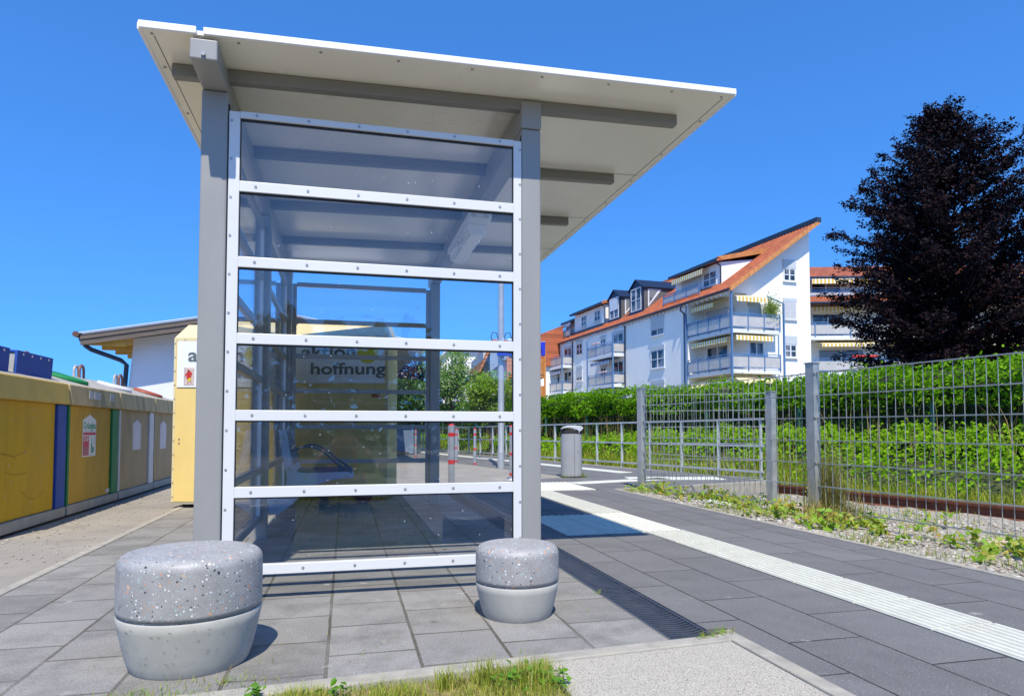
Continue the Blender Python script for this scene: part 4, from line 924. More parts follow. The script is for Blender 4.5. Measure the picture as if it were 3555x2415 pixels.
t.links.new(ramp(t, noise(t, coords(t, 'World'), .9, 2, .5), [(.42, (.02,.03,.04)), (.50, (.05,.065,.08)), (.58, (.22,.23,.235))]), p.inputs['Base Color'])
DOWN = mat('dark downpipe', (.02,.03,.055), .4, .2, .1)
DORM = mat('black dormer sheet', (.015,.022,.045), .4, .3, .15)
DCHK = mat('brown dormer cheek', (.10,.095,.09), .7, 0, .15)
AWB = lambda ax: stripes('blue striped awning ' + ax, (.75,.76,.78), (.03,.06,.20), ax, .30)
AWY = lambda ax: stripes('yellow striped awning ' + ax, (.80,.78,.68), (.72,.48,.06), ax, .30)
AW = {k + a: (AWB if k == 'b' else AWY)(a) for k in 'by' for a in 'XY'}
AB = empty('apartment_block', (25.96, 41.38, 0), R(4.17), 'white apartment block with orange tiled roof, steep gable and pale blue balconies', 'building')
def window(par, plane, at, a0, a1, z0, z1, shut=0., box=.3, cross=True, sill=True):
    """plane 'x': wall faces -x at x=at, a runs along y; plane 'y': wall faces -y at y=at, a runs along x"""
    def bx(mb, d0, d1, p0, p1, q0, q1):
        return mb.box(at - d1, at - d0, p0, p1, q0, q1) if plane == 'x' else mb.box(p0, p1, at - d1, at - d0, q0, q1)
    f = .09; b = MB(); zt = z1 - box
    bx(b, .001, .05, a0, a1, z0, z0 + f); bx(b, .001, .05, a0, a1, zt - f, zt); bx(b, .001, .05, a0, a0 + f, z0 + f, zt - f); bx(b, .001, .05, a1 - f, a1, z0 + f, zt - f)
    mid = (a0 + a1) / 2; bx(b, .002, .045, mid - .05, mid + .05, z0 + f, zt - f)
    if cross:
        zm = (z0 + zt) / 2; bx(b, .002, .04, a0 + f, mid - .05, zm - .03, zm + .03); bx(b, .002, .04, mid + .05, a1 - f, zm - .03, zm + .03)
    w_ = b.build('window', WINF, par)
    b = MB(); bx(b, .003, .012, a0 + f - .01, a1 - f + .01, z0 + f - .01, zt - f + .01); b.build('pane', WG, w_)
    if box: b = MB(); bx(b, .001, .075, a0 - .04, a1 + .04, zt + .001, z1); b.build('shutter_box', SBOX, w_)
    if shut:
        b = MB(); zz = zt; zb = zt - shut * (zt - z0)
        while zz > zb + .02: z2 = max(zb, zz - .075); bx(b, .0505, .066, a0 + .03, a1 - .03, z2 + .008, zz - .001); zz = z2
        b.build('roller_shutter', SHUT, w_)
    if sill: b = MB(); bx(b, .001, .14, a0 - .06, a1 + .06, z0 - .07, z0 - .001); b.build('sill', SLAB, w_)
    return w_
RZ = lambda x: 10.72 + .70 * x
b = MB(); b.prism([(0,5.46),(1.4,5.46),(1.4,2.2),(1.8,2.2),(1.8,.75),(7.4,.75),(7.4,36.7),(0,36.7)], -.5, 10.44); b.exy([(.05,10.441),(7.4,10.441),(7.4,RZ(7.4)-.24),(.05,RZ(.05)-.24)], 'y', .752, 36.6); b.build('wall', WALLW, AB)
b = MB(); b.hexa([(-.24,-.10,RZ(-.24)-.2),(7.55,-.10,RZ(7.55)-.2),(7.55,36.9,RZ(7.55)-.2),(-.24,36.9,RZ(-.24)-.2)], [(-.24,-.10,RZ(-.24)),(7.55,-.10,RZ(7.55)),(7.55,36.9,RZ(7.55)),(-.24,36.9,RZ(-.24))])
rf = b.build('roof', ROOFT, AB)
# pantile columns as low ribs so that the tiles catch the light
b = MB()
for k in range(108):
    y = .15 + .34 * k; b.add([(-.25,y-.07,RZ(-.25)+.002),(-.25,y,RZ(-.25)+.055),(-.25,y+.07,RZ(-.25)+.002),(7.5,y-.07,RZ(7.5)+.002),(7.5,y,RZ(7.5)+.055),(7.5,y+.07,RZ(7.5)+.002)], [(0,1,4,3),(1,2,5,4),(0,2,1)])
b.build('tile_ribs', ROOFT, rf)
b = MB(); 
for k in range(20):
    x0 = -.24 + 7.79 * k / 20; x1 = x0 + 7.79 / 20 - .015; b.hexa([(x0,-.24,RZ(x0)-.26),(x1,-.24,RZ(x1)-.26),(x1,-.101,RZ(x1)-.26),(x0,-.101,RZ(x0)-.26)], [(x0,-.24,RZ(x0)+.07),(x1,-.24,RZ(x1)+.05),(x1,-.101,RZ(x1)+.05),(x0,-.101,RZ(x0)+.07)])
b.build('verge', VERGE, rf)
MB().box(7.22, 7.62, -.26, 16.2, RZ(7.4) - .05, RZ(7.4) + .30).build('ridge_cap', RIDGE, rf); MB().box(7.35, 7.6, 16.25, 36.8, RZ(7.4) + .0, RZ(7.4) + .16).build('ridge_cap', VERGE, rf)
MB().tube([(-.30,-.1,10.44),(-.30,36.9,10.44)], .07, 8).build('gutter', DOWN, rf)
each('rafter_end', WINF, rf, [lambda b, k=k: b.box(-.22, -.002, .3 + .6 * k, .38 + .6 * k, RZ(-.2) - .42, RZ(-.2) - .26) for k in range(60)])

# loggia at the corner: ceilings and back walls are the notch in the wall; floor slabs carry on in front of the gable
for z in (7.78, 4.95):
    MB().prism([(.0,0),(4.05,0),(4.05,.748),(1.798,.748),(1.798,2.198),(1.398,2.198),(1.398,5.458),(0,5.458)], z - .30, z).build('balcony_slab', SLAB, AB)
def railing(par, pts, z, h=1.05, step=1.3, tall=None):
    """blue frame with frosted panels along a polyline"""
    fr = MB(); pn = MB(); 
    for (x0, y0), (x1, y1) in zip(pts[:-1], pts[1:]):
        L = math.hypot(x1 - x0, y1 - y0); n = max(1, round(L / step)); dx, dy = (x1 - x0) / L, (y1 - y0) / L
        for z_ in (z + .10, z + h - .16, z + h): fr.obar((x0,y0,z_), (x1,y1,z_), .055, .055)
        for k in range(n + 1): fr.obar((x0 + dx*L*k/n, y0 + dy*L*k/n, z - .1), (x0 + dx*L*k/n, y0 + dy*L*k/n, z + h), .07, .07)
        for k in range(n):
            a, c = L*k/n + .05, L*(k+1)/n - .05; pn.obar((x0+dx*a, y0+dy*a, z + h/2 - .02), (x0+dx*c, y0+dy*c, z + h/2 - .02), .02, h - .32)
    o_ = fr.build('balcony_railing', BBLUE, par); pn.build('railing_panels', BPAN, o_); return o_
for z in (7.78, 4.95): railing(AB, [(-.04,5.42),(-.04,-.04),(4.0,-.04)], z)
def pole(x, y, z0, z1, par=AB): return MB().obar((x,y,z0),(x,y,z1),.11,.11).build('balcony_post', BBLUE, par)
pole(-.06, -.06, .5, 10.35); pole(-.10, 5.62, 1.5, 9.5); MB().obar((-.1,5.62,9.5),(-.45,4.9,10.2),.09,.09).build('brace', BBLUE, AB)
pole(4.32, -.05, 1, 9.7); MB().obar((4.32,-.05,9.7),(3.6,.7,10.3),.09,.09).build('brace', BBLUE, AB)
# windows and shutters in the corner
window(AB, 'y', .75, 5.02, 6.1, 11.55, 13.15, 0, .62); window(AB, 'y', .75, 5.0, 6.1, 8.75, 10.32, 1, .28); window(AB, 'y', .75, 5.0, 6.08, 5.95, 7.55, 0, .62)
window(AB, 'x', 1.4, 2.35, 5.0, 7.8, 9.75, 1, .2, sill=False); window(AB, 'x', 1.4, 2.35, 5.0, 4.98, 7.0, 0, .0, sill=False)
window(AB, 'y', 2.2, .0 + 1.42, 1.78, 7.8, 9.7, 1, .2, sill=False); window(AB, 'y', .75, 1.95, 3.2, 5.0, 7.0, 0, .0, sill=False); window(AB, 'y', .75, 1.95, 3.4, 7.8, 9.75, 1, .2, sill=False)
def awning(par, p0, p1, out, z, drop, key, depth=.35, name='awning'):
    """cloth from wall line p0-p1 reaching out by vector out, falling by drop, with a front valance"""
    b = MB(); (x0, y0), (x1, y1) = p0, p1; ox, oy = out
    a = [(x0,y0,z),(x1,y1,z),(x1+ox,y1+oy,z-drop),(x0+ox,y0+oy,z-drop)]
    b.hexa([(q[0],q[1],q[2]-.03) for q in a], a)
    v = [(x0+ox,y0+oy),(x1+ox,y1+oy)]; dx, dy = (ox, oy); l = math.hypot(dx, dy); dx, dy = dx/l*.02, dy/l*.02
    b.hexa([(v[0][0],v[0][1],z-drop-depth),(v[1][0],v[1][1],z-drop-depth),(v[1][0]+dx,v[1][1]+dy,z-drop-depth),(v[0][0]+dx,v[0][1]+dy,z-drop-depth)], [(v[0][0],v[0][1],z-drop-.031),(v[1][0],v[1][1],z-drop-.031),(v[1][0]+dx,v[1][1]+dy,z-drop-.031),(v[0][0]+dx,v[0][1]+dy,z-drop-.031)])
    return b.build(name, AW[key], par)
awning(AB, (1.38,2.3), (1.38,5.2), (-1.25,0), 10.25, .25, 'yY'); awning(AB, (.3,.74), (2.9,.74), (0,-.9), 10.3, .3, 'yX')
awning(AB, (1.38,.7), (1.38,5.2), (-1.3,0), 7.45, .2, 'yY'); awning(AB, (.3,.74), (3.4,.74), (0,-.8), 7.45, .15, 'yX')
awning(AB, (0.9,.6), (.9,5.3), (-2.2,0), 4.6, 1.15, 'yY', .2); awning(AB, (.4,.74), (3.9,.74), (0,-1.6), 4.6, .8, 'yX', .2)
# balcony plant
n = 900; c = np.array([3.55, .25, 9.25]); P_ = c + rng.normal(0, 1, (n, 3)) * np.array([.30, .25, .48]); pl_ = rawmesh('balcony_plant', *leaves(P_, np.tile([0, -.6, .6], (n, 1)), np.full(n, .17), .45, .2, .7), leafmat('yellow green shrub', [(.16,.24,.03),(.24,.30,.05),(.10,.18,.02)], .4, .5, .3))
tp = MB().lathe((3.55,.25,7.79), [(.17,0),(.24,.42)], 16).build('pot', mat('terracotta pot', (.3,.12,.06), .8), pl_)
Mx = Matrix.Translation((25.96, 41.38, 0)) @ Matrix.Rotation(R(4.17), 4, 'Z'); pl_.matrix_world = Mx
tag(pl_, 'bushy yellow-green shrub on the upper corner balcony by the gable', 'plant')
# plain facade windows
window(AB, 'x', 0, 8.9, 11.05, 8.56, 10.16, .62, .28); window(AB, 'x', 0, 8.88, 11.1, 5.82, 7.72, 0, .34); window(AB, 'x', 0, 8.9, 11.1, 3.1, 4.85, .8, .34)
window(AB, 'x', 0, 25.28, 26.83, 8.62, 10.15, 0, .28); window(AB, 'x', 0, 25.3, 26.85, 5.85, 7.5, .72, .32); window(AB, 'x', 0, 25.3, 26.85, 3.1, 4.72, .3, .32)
# two projecting balcony stacks
for y0, y1 in ((15.8, 21.4), (27.93, 33.4)):
    for z in (7.72, 4.90, 2.1):
        if z > 2.5: MB().box(-1.22, -.002, y0, y1, z - .30, z).build('balcony_slab', SLAB, AB)
        railing(AB, [(-1.18,y1-.04),(-1.18,y0+.04),(-.03,y0+.04)], z, 1.05, 1.8)
        window(AB, 'x', 0, y0 + .25, y0 + 2.3, z + .05, z + 2.2, 0 if z < 7 else .15, .0, sill=False); window(AB, 'x', 0, y1 - 1.7, y1 - .5, z + .9, z + 2.2, .2, .2)
        if z < 7: awning(AB, (-.03,y0+.9), (-.03,y1-.5), (-1.1,0), z + 2.5, .22, 'bY', .33)
    pole(-1.24, y0 + .0, .5, 9.55); pole(-1.24, y1, .5, 9.4)
    for yy in (y0, y1): MB().obar((-1.24,yy,9.5),(-.55,yy-.4,10.2),.09,.09).build('brace', BBLUE, AB)
    MB().tube([(-.08,y0-.12,-.2),(-.08,y0-.12,10.2)], .06, 8).build('downpipe', DOWN, AB)
MB().tube([(-.32,5.9,10.4),(-.4,5.85,9.95),(-.10,5.8,9.7),(-.08,5.78,-.2)], .07, 8).build('downpipe', DOWN, AB)
b = MB()
for k in range(26): b.lathe((-1.22, 17.2 + .12*k + random.uniform(-.03,.03), 6.02 if k < 14 else 8.9), [(.05,0),(.09,.08),(.06,.16)], 6)
b.build('flowers', mat('balcony flowers', (.6,.35,.35), .8, 0, .6, 9), AB)
# dormers
def dormer_box(y0, y1, xf, zt, name='dormer', wm=WALLW):
    """wide white dormer with a pent roof: front wall at x=xf"""
    zb = RZ(xf) - .05; d = MB().hexa([(xf,y0,zb),(xf+3.2,y0,RZ(xf+3.2)-.4),(xf+3.2,y1,RZ(xf+3.2)-.4),(xf,y1,zb)], [(xf,y0,zt),(xf+3.2,y0,max(zt+.45,RZ(xf+3.2)-.2)),(xf+3.2,y1,max(zt+.45,RZ(xf+3.2)-.2)),(xf,y1,zt)]).build(name, wm, AB)
    b = MB().hexa([(xf-.5,y0-.25,zt-.02),(xf+4.2,y0-.25,zt+1.05),(xf+4.2,y1+.25,zt+1.05),(xf-.5,y1+.25,zt-.02)], [(xf-.5,y0-.25,zt+.16),(xf+4.2,y0-.25,zt+1.25),(xf+4.2,y1+.25,zt+1.25),(xf-.5,y1+.25,zt+.16)]); b.build('dormer_roof', ROOFT, d)
    MB().box(xf-.56, xf-.505, y0-.25, y1+.25, zt-.02, zt+.2).build('fascia', RIDGE, d)
    MB().hexa([(xf+.02,y0-.26,zt+.1),(xf+4.2,y0-.26,zt+1.0),(xf+4.2,y0-.251,zt+1.0),(xf+.02,y0-.251,zt+.1)],[(xf-.5,y0-.29,zt+.3),(xf+4.2,y0-.29,zt+1.38),(xf+4.2,y0-.2,zt+1.38),(xf-.5,y0-.2,zt+.3)]).build('verge', VERGE, d)
    MB().tube([(xf-.45,y0+.0,zt-.02),(xf-.2,y0-.03,zt-.22),(xf-.05,y0-.04,zt-.3),(xf-.05,y0-.04,RZ(xf)+.05)], .055, 8).build('downpipe', DOWN, d)
    return d
d1 = dormer_box(21.8, 29.5, .95, 13.35)
window(d1, 'x', .95, 22.9, 24.3, 11.9, 13.05, 0, .0); window(d1, 'x', .95, 26.3, 27.6, 11.85, 13.0, 0, .0)
MB().box(.55, .949, 21.7, 29.6, RZ(.55) - .05, 11.42).build('apron', RIDGE, d1)
d1b = dormer_box(29.9, 33.3, 1.45, 12.95); railing(d1b, [(.55,33.3),(.55,30.0)], 11.2, .9, 1.2); awning(d1b, (1.44,30.2), (1.44,33), (-.7,0), 12.9, .1, 'bY', .4)
d4 = dormer_box(2.8, 9.0, 1.15, 13.15); window(d4, 'x', 1.15, 3.3, 5.0, 11.6, 12.7, 0, 0, sill=False); window(d4, 'x', 1.15, 5.2, 8.0, 11.6, 12.75, 1, .1, sill=False)
awning(d4, (1.14,4.3), (1.14,8.6), (-.6,0), 13.05, .12, 'yY', .4); railing(d4, [(.35,9.6),(.35,4.4)], 11.05, .75, 1.7)
def dormer_gable(yc, w, xf, zt):
    zb = RZ(xf) - .1; d = MB(); y0, y1 = yc - w/2, yc + w/2
    d.exy([(y0,zb),(y1,zb),(y1,zt-.75),(yc,zt),(y0,zt-.75)], 'x', xf, xf + .12); do = d.build('dormer', DORM, AB)
    b = MB(); 
    for yy in (y0, y1 - .1): b.exy([(xf+.121,zb),(xf+3.4,RZ(xf+3.4)-.2),(xf+3.4,zt-.75),(xf+.121,zt-.75)], 'y', yy, yy + .1)
    b.build('cheek', DCHK, do)
    b = MB(); b.exy([(xf+.5,zb+.55),(xf+1.9,zt-.95),(xf+.5,zt-.95)], 'y', y0 - .03, y0 - .001); f_ = b.build('side_window', WINF, do)
    b = MB(); b.exy([(xf+.62,zb+.9),(xf+1.5,zt-1.05),(xf+.62,zt-1.05)], 'y', y0 - .05, y0 - .031); b.build('pane', WG, f_)
    b = MB(); b.hexa([(xf-.12,y0-.18,zt-.87),(xf+4,y0-.18,zt-.87),(xf+4,yc,zt+.02),(xf-.12,yc,zt+.02)], [(xf-.12,y0-.18,zt-.8),(xf+4,y0-.18,zt-.8),(xf+4,yc,zt+.1),(xf-.12,yc,zt+.1)])
    b.hexa([(xf-.12,y1+.18,zt-.87),(xf+4,y1+.18,zt-.87),(xf+4,yc+.001,zt+.02),(xf-.12,yc+.001,zt+.02)], [(xf-.12,y1+.18,zt-.8),(xf+4,y1+.18,zt-.8),(xf+4,yc+.001,zt+.1),(xf-.12,yc+.001,zt+.1)]); b.build('dormer_roof', DORM, do)
    return window(do, 'x', xf, yc - w*.38, yc + w*.38, zb + .35, zt - .72, 0, 0, sill=False)
w1 = dormer_gable(19.4, 2.5, .75, 14.25); w2 = dormer_gable(15.0, 2.5, .75, 14.3)
MB().box(.69, .699, 18.6, 20.2, 12.3, 13.4).build('roller_shutter', mat('white roller', (.75,.76,.78), .6), w1)

# ---------------------------------------------------------------- rear wing right of the gable
WB = empty('rear_wing', (35.95, 45.29, 0), R(-17), 'rear apartment wing with two tile roofs and yellow awnings behind the dark tree', 'building')
MB().box(-3, 24, 2.2, 9, -.5, 13.0).build('wall', WALLW, WB); MB().box(-3, 24, 1.0, 2.199, -.5, 7.7).build('lower_wall', WALLW, WB)
b = MB(); b.hexa([(-3,1.3,12.9),(24,1.3,12.9),(24,7,15),(-3,7,15)], [(-3,1.3,13.1),(24,1.3,13.1),(24,7,15.2),(-3,7,15.2)]); r_ = b.build('roof', tilemat('wing roof tiles', (.36,.095,.035), 'X'), WB)
b = MB(); b.hexa([(-3,-.4,10.55),(24,-.4,10.55),(24,2.19,11.5),(-3,2.19,11.5)], [(-3,-.4,10.75),(24,-.4,10.75),(24,2.19,11.75),(-3,2.19,11.75)]); b.build('roof', MC.get('x', bpy.data.materials['wing roof tiles']), WB)
for z in (8.05, 5.2): 
    MB().box(-3, 24, -.3, 2.198 if z > 6 else .999, z - .32, z).build('balcony_slab', SLAB, WB); railing(WB, [(-3,-.3),(24,-.3)], z, 1.05, 2.6)
MB().tube([(-3,-.46,10.62),(24,-.46,10.62)], .09, 8).build('gutter', DOWN, WB); MB().tube([(-3,1.22,12.98),(24,1.22,12.98)], .09, 8).build('gutter', DOWN, WB)
railing(WB, [(-3,1.55),(24,1.55)], 11.45, .55, 2.6)
for x in (.4, 5.6, 10.8, 16):
    window(WB, 'y', 2.2, x, x + 2.4, 11.75, 12.9, 0, 0, sill=False); window(WB, 'y', 2.2, x, x + 2.6, 8.15, 10.2, 0, 0, sill=False); window(WB, 'y', 1.0, x, x + 3.6, 5.25, 7.15, 0, 0, sill=False)
    awning(WB, (x - .3, 2.15), (x + 4.2, 2.15), (0, -1.0), 12.95, .1, 'yX', .4); awning(WB, (x - .3, .99), (x + 3.9, .99), (0, -1.6), 7.75, .35, 'yX', .25)
    awning(WB, (x - .3, 2.15), (x + 3.9, 2.15), (0, -1.2), 10.7, .15, 'yX', .35)
b = MB()
for k in range(9): b.lathe((2.6 + .22 * k, -.3, 6.3), [(.08,0),(.14,.12),(.07,.22)], 6)
b.build('flowers', mat('red balcony flowers', (.55,.04,.03), .8, 0, .3), WB)

# ---------------------------------------------------------------- left house
LH = empty('plaster_house', (-1.56, 13.7, 0), 0, 'low white plaster house with weathered verge boards behind the recycling containers', 'house')
b = MB(); b.hexa([(-2.62,.55,-.1),(2.35,.55,-.1),(2.35,8,-.1),(-2.62,8,-.1)], [(-2.42,.55,2.40),(2.28,.55,2.40),(2.28,8,2.40),(-2.42,8,2.40)]); b.exy([(-2.42,2.401),(2.28,2.401),(2.28,2.49),(0,2.92),(-2.42,2.49)], 'y', .551, 8)
b.build('wall', mat('white rough plaster', (.72,.73,.74), .95, 0, .05, 2, .5, 70, .1, (.6,.61,.62), 1.5), LH)
PL = .186
b = MB()
for s_, e_ in ((-1, 3.12), (1, 3.05)):
    b.hexa([(0,.02,3.0),(s_*e_,.02,3.0-PL*e_),(s_*e_,8.3,3.0-PL*e_),(0,8.3,3.0)], [(0,.02,3.075),(s_*e_,.02,3.075-PL*e_),(s_*e_,8.3,3.075-PL*e_),(0,8.3,3.075)])
r_ = b.build('roof', mat('grey sheet roof', (.25,.24,.23), .6, 0, .1), LH)
WOOD = mat('weathered verge wood', (.12,.095,.075), .85, 0, .35, 5, .4, 60, .5, (.07,.05,.04), 5, stretch=(.4,3,3))
b = MB()
for s_, e_ in ((-1, 3.14), (1, 3.07)):
    for dz, th, yy in ((.0, .085, -.02), (-.088, .10, 0.0)):
        b.hexa([(0,yy,3.05+dz-th),(s_*e_,yy,3.05+dz-th-PL*e_),(s_*e_,yy+.03,3.05+dz-th-PL*e_),(0,yy+.03,3.05+dz-th)], [(0,yy,3.05+dz),(s_*e_,yy,3.05+dz-PL*e_),(s_*e_,yy+.03,3.05+dz-PL*e_),(0,yy+.03,3.05+dz)])
b.build('verge_board', WOOD, r_)
b = MB()
for s_, e_ in ((-1, 3.15), (1, 3.08)): b.obar((0,-.03,3.085),(s_*e_,-.03,3.085-PL*e_),.05,.011)
b.build('roof_edge_trim', ALUT, r_)
b = MB(); YW = mat('yellow stained soffit boards', (.46,.28,.05), .6, 0, .2, 4)
for k in range(5): b.hexa([(-3.1,.05+1.6*k,2.395),(-2.44,.05+1.6*k,2.52),(-2.44,1.55+1.6*k,2.52),(-3.1,1.55+1.6*k,2.395)], [(-3.1,.05+1.6*k,2.42),(-2.44,.05+1.6*k,2.545),(-2.44,1.55+1.6*k,2.545),(-3.1,1.55+1.6*k,2.42)])
for k in range(11): b.box(-3.08, -2.43, .12 + .8*k, .20 + .8*k, 2.30, 2.394)
b.build('soffit', YW, r_)
MB().tube([(-3.2,-.06,2.47),(-3.2,8.3,2.47)], .055, 10).build('gutter', mat('brown gutter', (.12,.06,.04), .5, .2), r_)
MB().tube([(-3.18,.12,2.42),(-3.10,.16,2.28),(-3.02,.2,2.22),(-2.60,.46,2.06),(-2.52,.52,1.98),(-2.62,.53,.0)], .042, 10).build('downpipe', mat('blue black downpipe', (.02,.035,.06), .4, .2), LH)
pq = MB().box(-1.60, -1.37, .535, .549, 2.02, 2.14).build('plaque', mat('plaque grey', (.30,.32,.34), .5, 0, .5, 30), LH); MB().tube([(-1.38,.54,2.02),(-1.38,.545,1.78)], .006, 5).build('cable', BLK, pq)
tg = text_mesh('9', 'graffiti', BLK, .075, .17, 0, LH); tg.location = (-1.90, .548, 1.12)
b = MB(); b.exy([(-1.72,1.27),(-1.66,1.25),(-1.58,1.20),(-1.53,1.15),(-1.56,1.21),(-1.52,1.24),(-1.62,1.275),(-1.68,1.30)], 'y', .545, .5495); b.build('paint_smear', BLK, LH)
MB().box(-1.50, -.9, .53, .549, .80, .99).build('poster', mat('dark night poster', (.03,.03,.12), .5, 0, .8, 12), LH)
LH2 = MB().lathe((-1.4,1.5,2.83), [(.06,0),(.06,.12)], 12).build('vent_pipe', ALUT, r_)

# ---------------------------------------------------------------- far houses seen through the glass
WH = empty('timber_balcony_house', (8.55, 36.9, 0), R(-5), 'cream house with orange timber balconies and tiled roof behind the small trees', 'house')
MB().box(-.9, 2.5, 1.5, 9, -.3, 5.4).build('wall', mat('cream render', (.60,.57,.50), .9, 0, .06), WH)
b = MB(); b.exy([(-1.35,3.75),(-1.35,3.55),(-.35,5.75),(2.7,5.75),(2.7,5.95),(-.45,5.95)], 'y', .9, 9.2); b.build('roof', tilemat('old roof tiles', (.36,.13,.06), 'Y'), WH)
MB().exy([(-.49,5.401),(2.5,5.401),(2.5,5.74),(-.33,5.74)], 'y', 1.5, 8.8).build('gable', bpy.data.materials['cream render'], WH)
TIM = mat('orange larch boards', (.45,.17,.03), .6, 0, .25, 6, .3, 40, .2, (.2,.08,.02), 5)
for z in (.6, 2.35, 3.9):
    bo = MB()
    for k in range(22): bo.box(.32 + .099*k, .41 + .099*k, -.04, .0, z - .05, z + .78)
    bo.box(.3, 2.5, -.02, .04, z + .781, z + .86); bo.box(.3, 2.5, .0, 1.499, z - .2, z - .051); bo.build('balcony', TIM, WH)
    window(WH, 'y', 1.5, .5, 1.2, z + .1, z + 1.35, 0, 0, sill=False); window(WH, 'y', 1.5, 1.6, 2.3, z + .1, z + 1.35, 0, 0, sill=False)
for x in (.3, 1.4, 2.45): MB().box(x - .05, x + .05, -.11, -.041, -.3, 5.4).build('balcony_post', TIM, WH)
MB().exy([(-.6,4.05),(.5,4.9),(.5,5.3),(.1,5.6),(-.6,5.2)], 'y', .7, 1.4).build('dormer', mat('slate dormer', (.22,.27,.33), .6), WH)
WW = empty('white_house', (9.1, 54.0, 0), R(-12), 'plain white house with small red awning behind the pale tree', 'house')
MB().box(-1.6, 3.2, 0, 8, -.3, 6.6).build('wall', WALLW, WW); b = MB(); b.exy([(-2.2,6.0),(-2.2,5.8),(-1.0,7.25),(3.6,7.25),(3.6,7.45),(-1.1,7.45)], 'y', -.4, 8); b.build('roof', mat('pale slate roof', (.42,.43,.46), .7), WW)
MB().exy([(-1.6,6.601),(3.2,6.601),(3.2,7.24),(-1.02,7.24)], 'y', .001, 7).build('gable', WALLW, WW)
for x in (-.9, 1.6): window(WW, 'y', 0, x, x + 1.2, 3.1, 4.5, 0, 0); window(WW, 'y', 0, x, x + 1.2, 5.4, 6.4, 0, 0)
AW['rX'] = mat('red awning cloth', (.55,.06,.03), .8); awning(WW, (.9,-.01), (3.1,-.01), (0,-1.1), 5.3, .5, 'rX', .15)
TH = empty('neighbour_roof_house', (14.5, 72.5, 0), R(4.17), 'further orange tiled house at the far end of the apartment block', 'house')
MB().box(0, 9, 0, 14, -.3, 8.2).build('wall', WALLW, TH)
b = MB(); b.hexa([(-.6,-.4,7.9),(9.5,-.4,7.9),(9.5,14,7.9),(-.6,14,7.9)],[(-.6,-.4,8.2),(9.5,-.4,12.6),(9.5,14,12.6),(-.6,14,8.2)]); b.build('roof', ROOFT, TH)
SHD = empty('blue_shed', (.40, 20.6, 0), R(-14), 'low blue-grey metal shed with ramp frame behind the rear clothing bank', 'shed')
b = MB(); 
MB().box(-1.9, 1.62, 0, 1.6, .02, .80).build('body', mat('blue grey sheet', (.18,.24,.33), .5, .2, .1, 2), SHD)
MB().box(-1.95, 1.66, -.05, 1.65, .801, .83).build('lid', mat('dark shed lid', (.08,.11,.16), .5, .2), SHD)
MB().obar((-1.2,-.1,.38),(1.5,-.1,.04),.05,.05).build('ramp_frame', BLK, SHD)

# ---------------------------------------------------------------- trees
BARK = mat('grey bark', (.10,.085,.07), .9, 0, .3, 8, .5, 30)
def small_tree(name, loc, h, r, zc, leafm, label, n=4200, size=.11, stems=5, flat=1.0, dens=.55):
    e = empty(name, loc, 0, label, 'tree'); b = MB(); tips = []
    b.tube([(0,0,-.2),(.03,.02,zc*.5),(.0,.05,h*.8)], [.06,.05,.015], 8)
    for k in range(stems * 4):
        a = rng.uniform(0, 6.28); z0 = rng.uniform(.35, .9) * h * .8; rr = r * rng.uniform(.5, 1.0) * math.sqrt(max(.08, 1 - ((z0 + .12*h - zc) / (h - zc + .2)) ** 2)) if z0 > zc * .6 else r * .6
        tip = Vector((rr * math.cos(a), rr * math.sin(a), min(h, z0 + .18 * h))); b.tube([(0,0,z0*.85), (tip.x*.5, tip.y*.5, z0 + .05*h), tip], [.02,.014,.005], 5); tips.append(tip)
    b.build('trunk', BARK, e)
    C_ = []; 
    for k in range(int(stems * 15)):
        tpt = tips[rng.integers(len(tips))]; f = rng.uniform(.35, 1.1); C_.append([tpt.x * f + rng.normal(0, .12*r), tpt.y * f + rng.normal(0, .12*r), tpt.z + rng.normal(0, .08*h)])
    C_ = np.array(C_); idx = rng.integers(len(C_), size=n); P_ = C_[idx] + rng.normal(0, 1, (n, 3)) * np.array([.17*r, .17*r, .11*r*flat]); P_[:, 2] = np.clip(P_[:, 2], .15, h)
    NN = np.tile([-.1, -.5, .8], (n, 1)); cr = rawmesh('crown', *leaves(P_, NN, np.full(n, size), .6, .15, .6), leafm); cr.parent = e; return e
PALE = leafmat('pale tree leaves', [(.15,.27,.06),(.22,.34,.09),(.10,.20,.04),(.28,.38,.12)], .42, .45, .4)
YGR = leafmat('yellow green tree leaves', [(.16,.29,.012),(.24,.36,.02),(.09,.19,.01),(.30,.40,.03)], .42, .45, .4)
DGR = leafmat('dark green tree leaves', [(.035,.10,.012),(.06,.15,.015),(.025,.07,.01),(.09,.19,.02)], .35, .4, .4)
PUR = leafmat('purple plum leaves', [(.03,.014,.024),(.05,.02,.035),(.018,.012,.02),(.06,.035,.05)], .2, .35, .5, (1.4,.6,.8))
small_tree('deciduous_tree', (3.35, 21.85, 0), 3.30, .95, 2.0, PALE, 'slender pale green tree left of the timber balcony house', 5200, .10, 6)
small_tree('deciduous_tree', (4.15, 19.4, 0), 2.45, .85, 1.6, YGR, 'small yellow-green tree in front of the timber balcony house', 5200, .095, 6)
small_tree('plum_tree', (2.30, 25.9, 0), 3.75, 1.0, 2.7, PUR, 'dark purple plum tree behind the rear glass wall', 4200, .12, 5)
small_tree('deciduous_tree', (2.15, 23.9, 0), 2.45, 1.15, 1.6, DGR, 'dark green bushy tree in front of the purple plum tree', 6000, .11, 6)
small_tree('deciduous_tree', (5.2, 24.6, 0), 2.0, 1.3, 1.2, DGR, 'low dark green tree between the hedge and the pale tree', 4200, .12, 6)

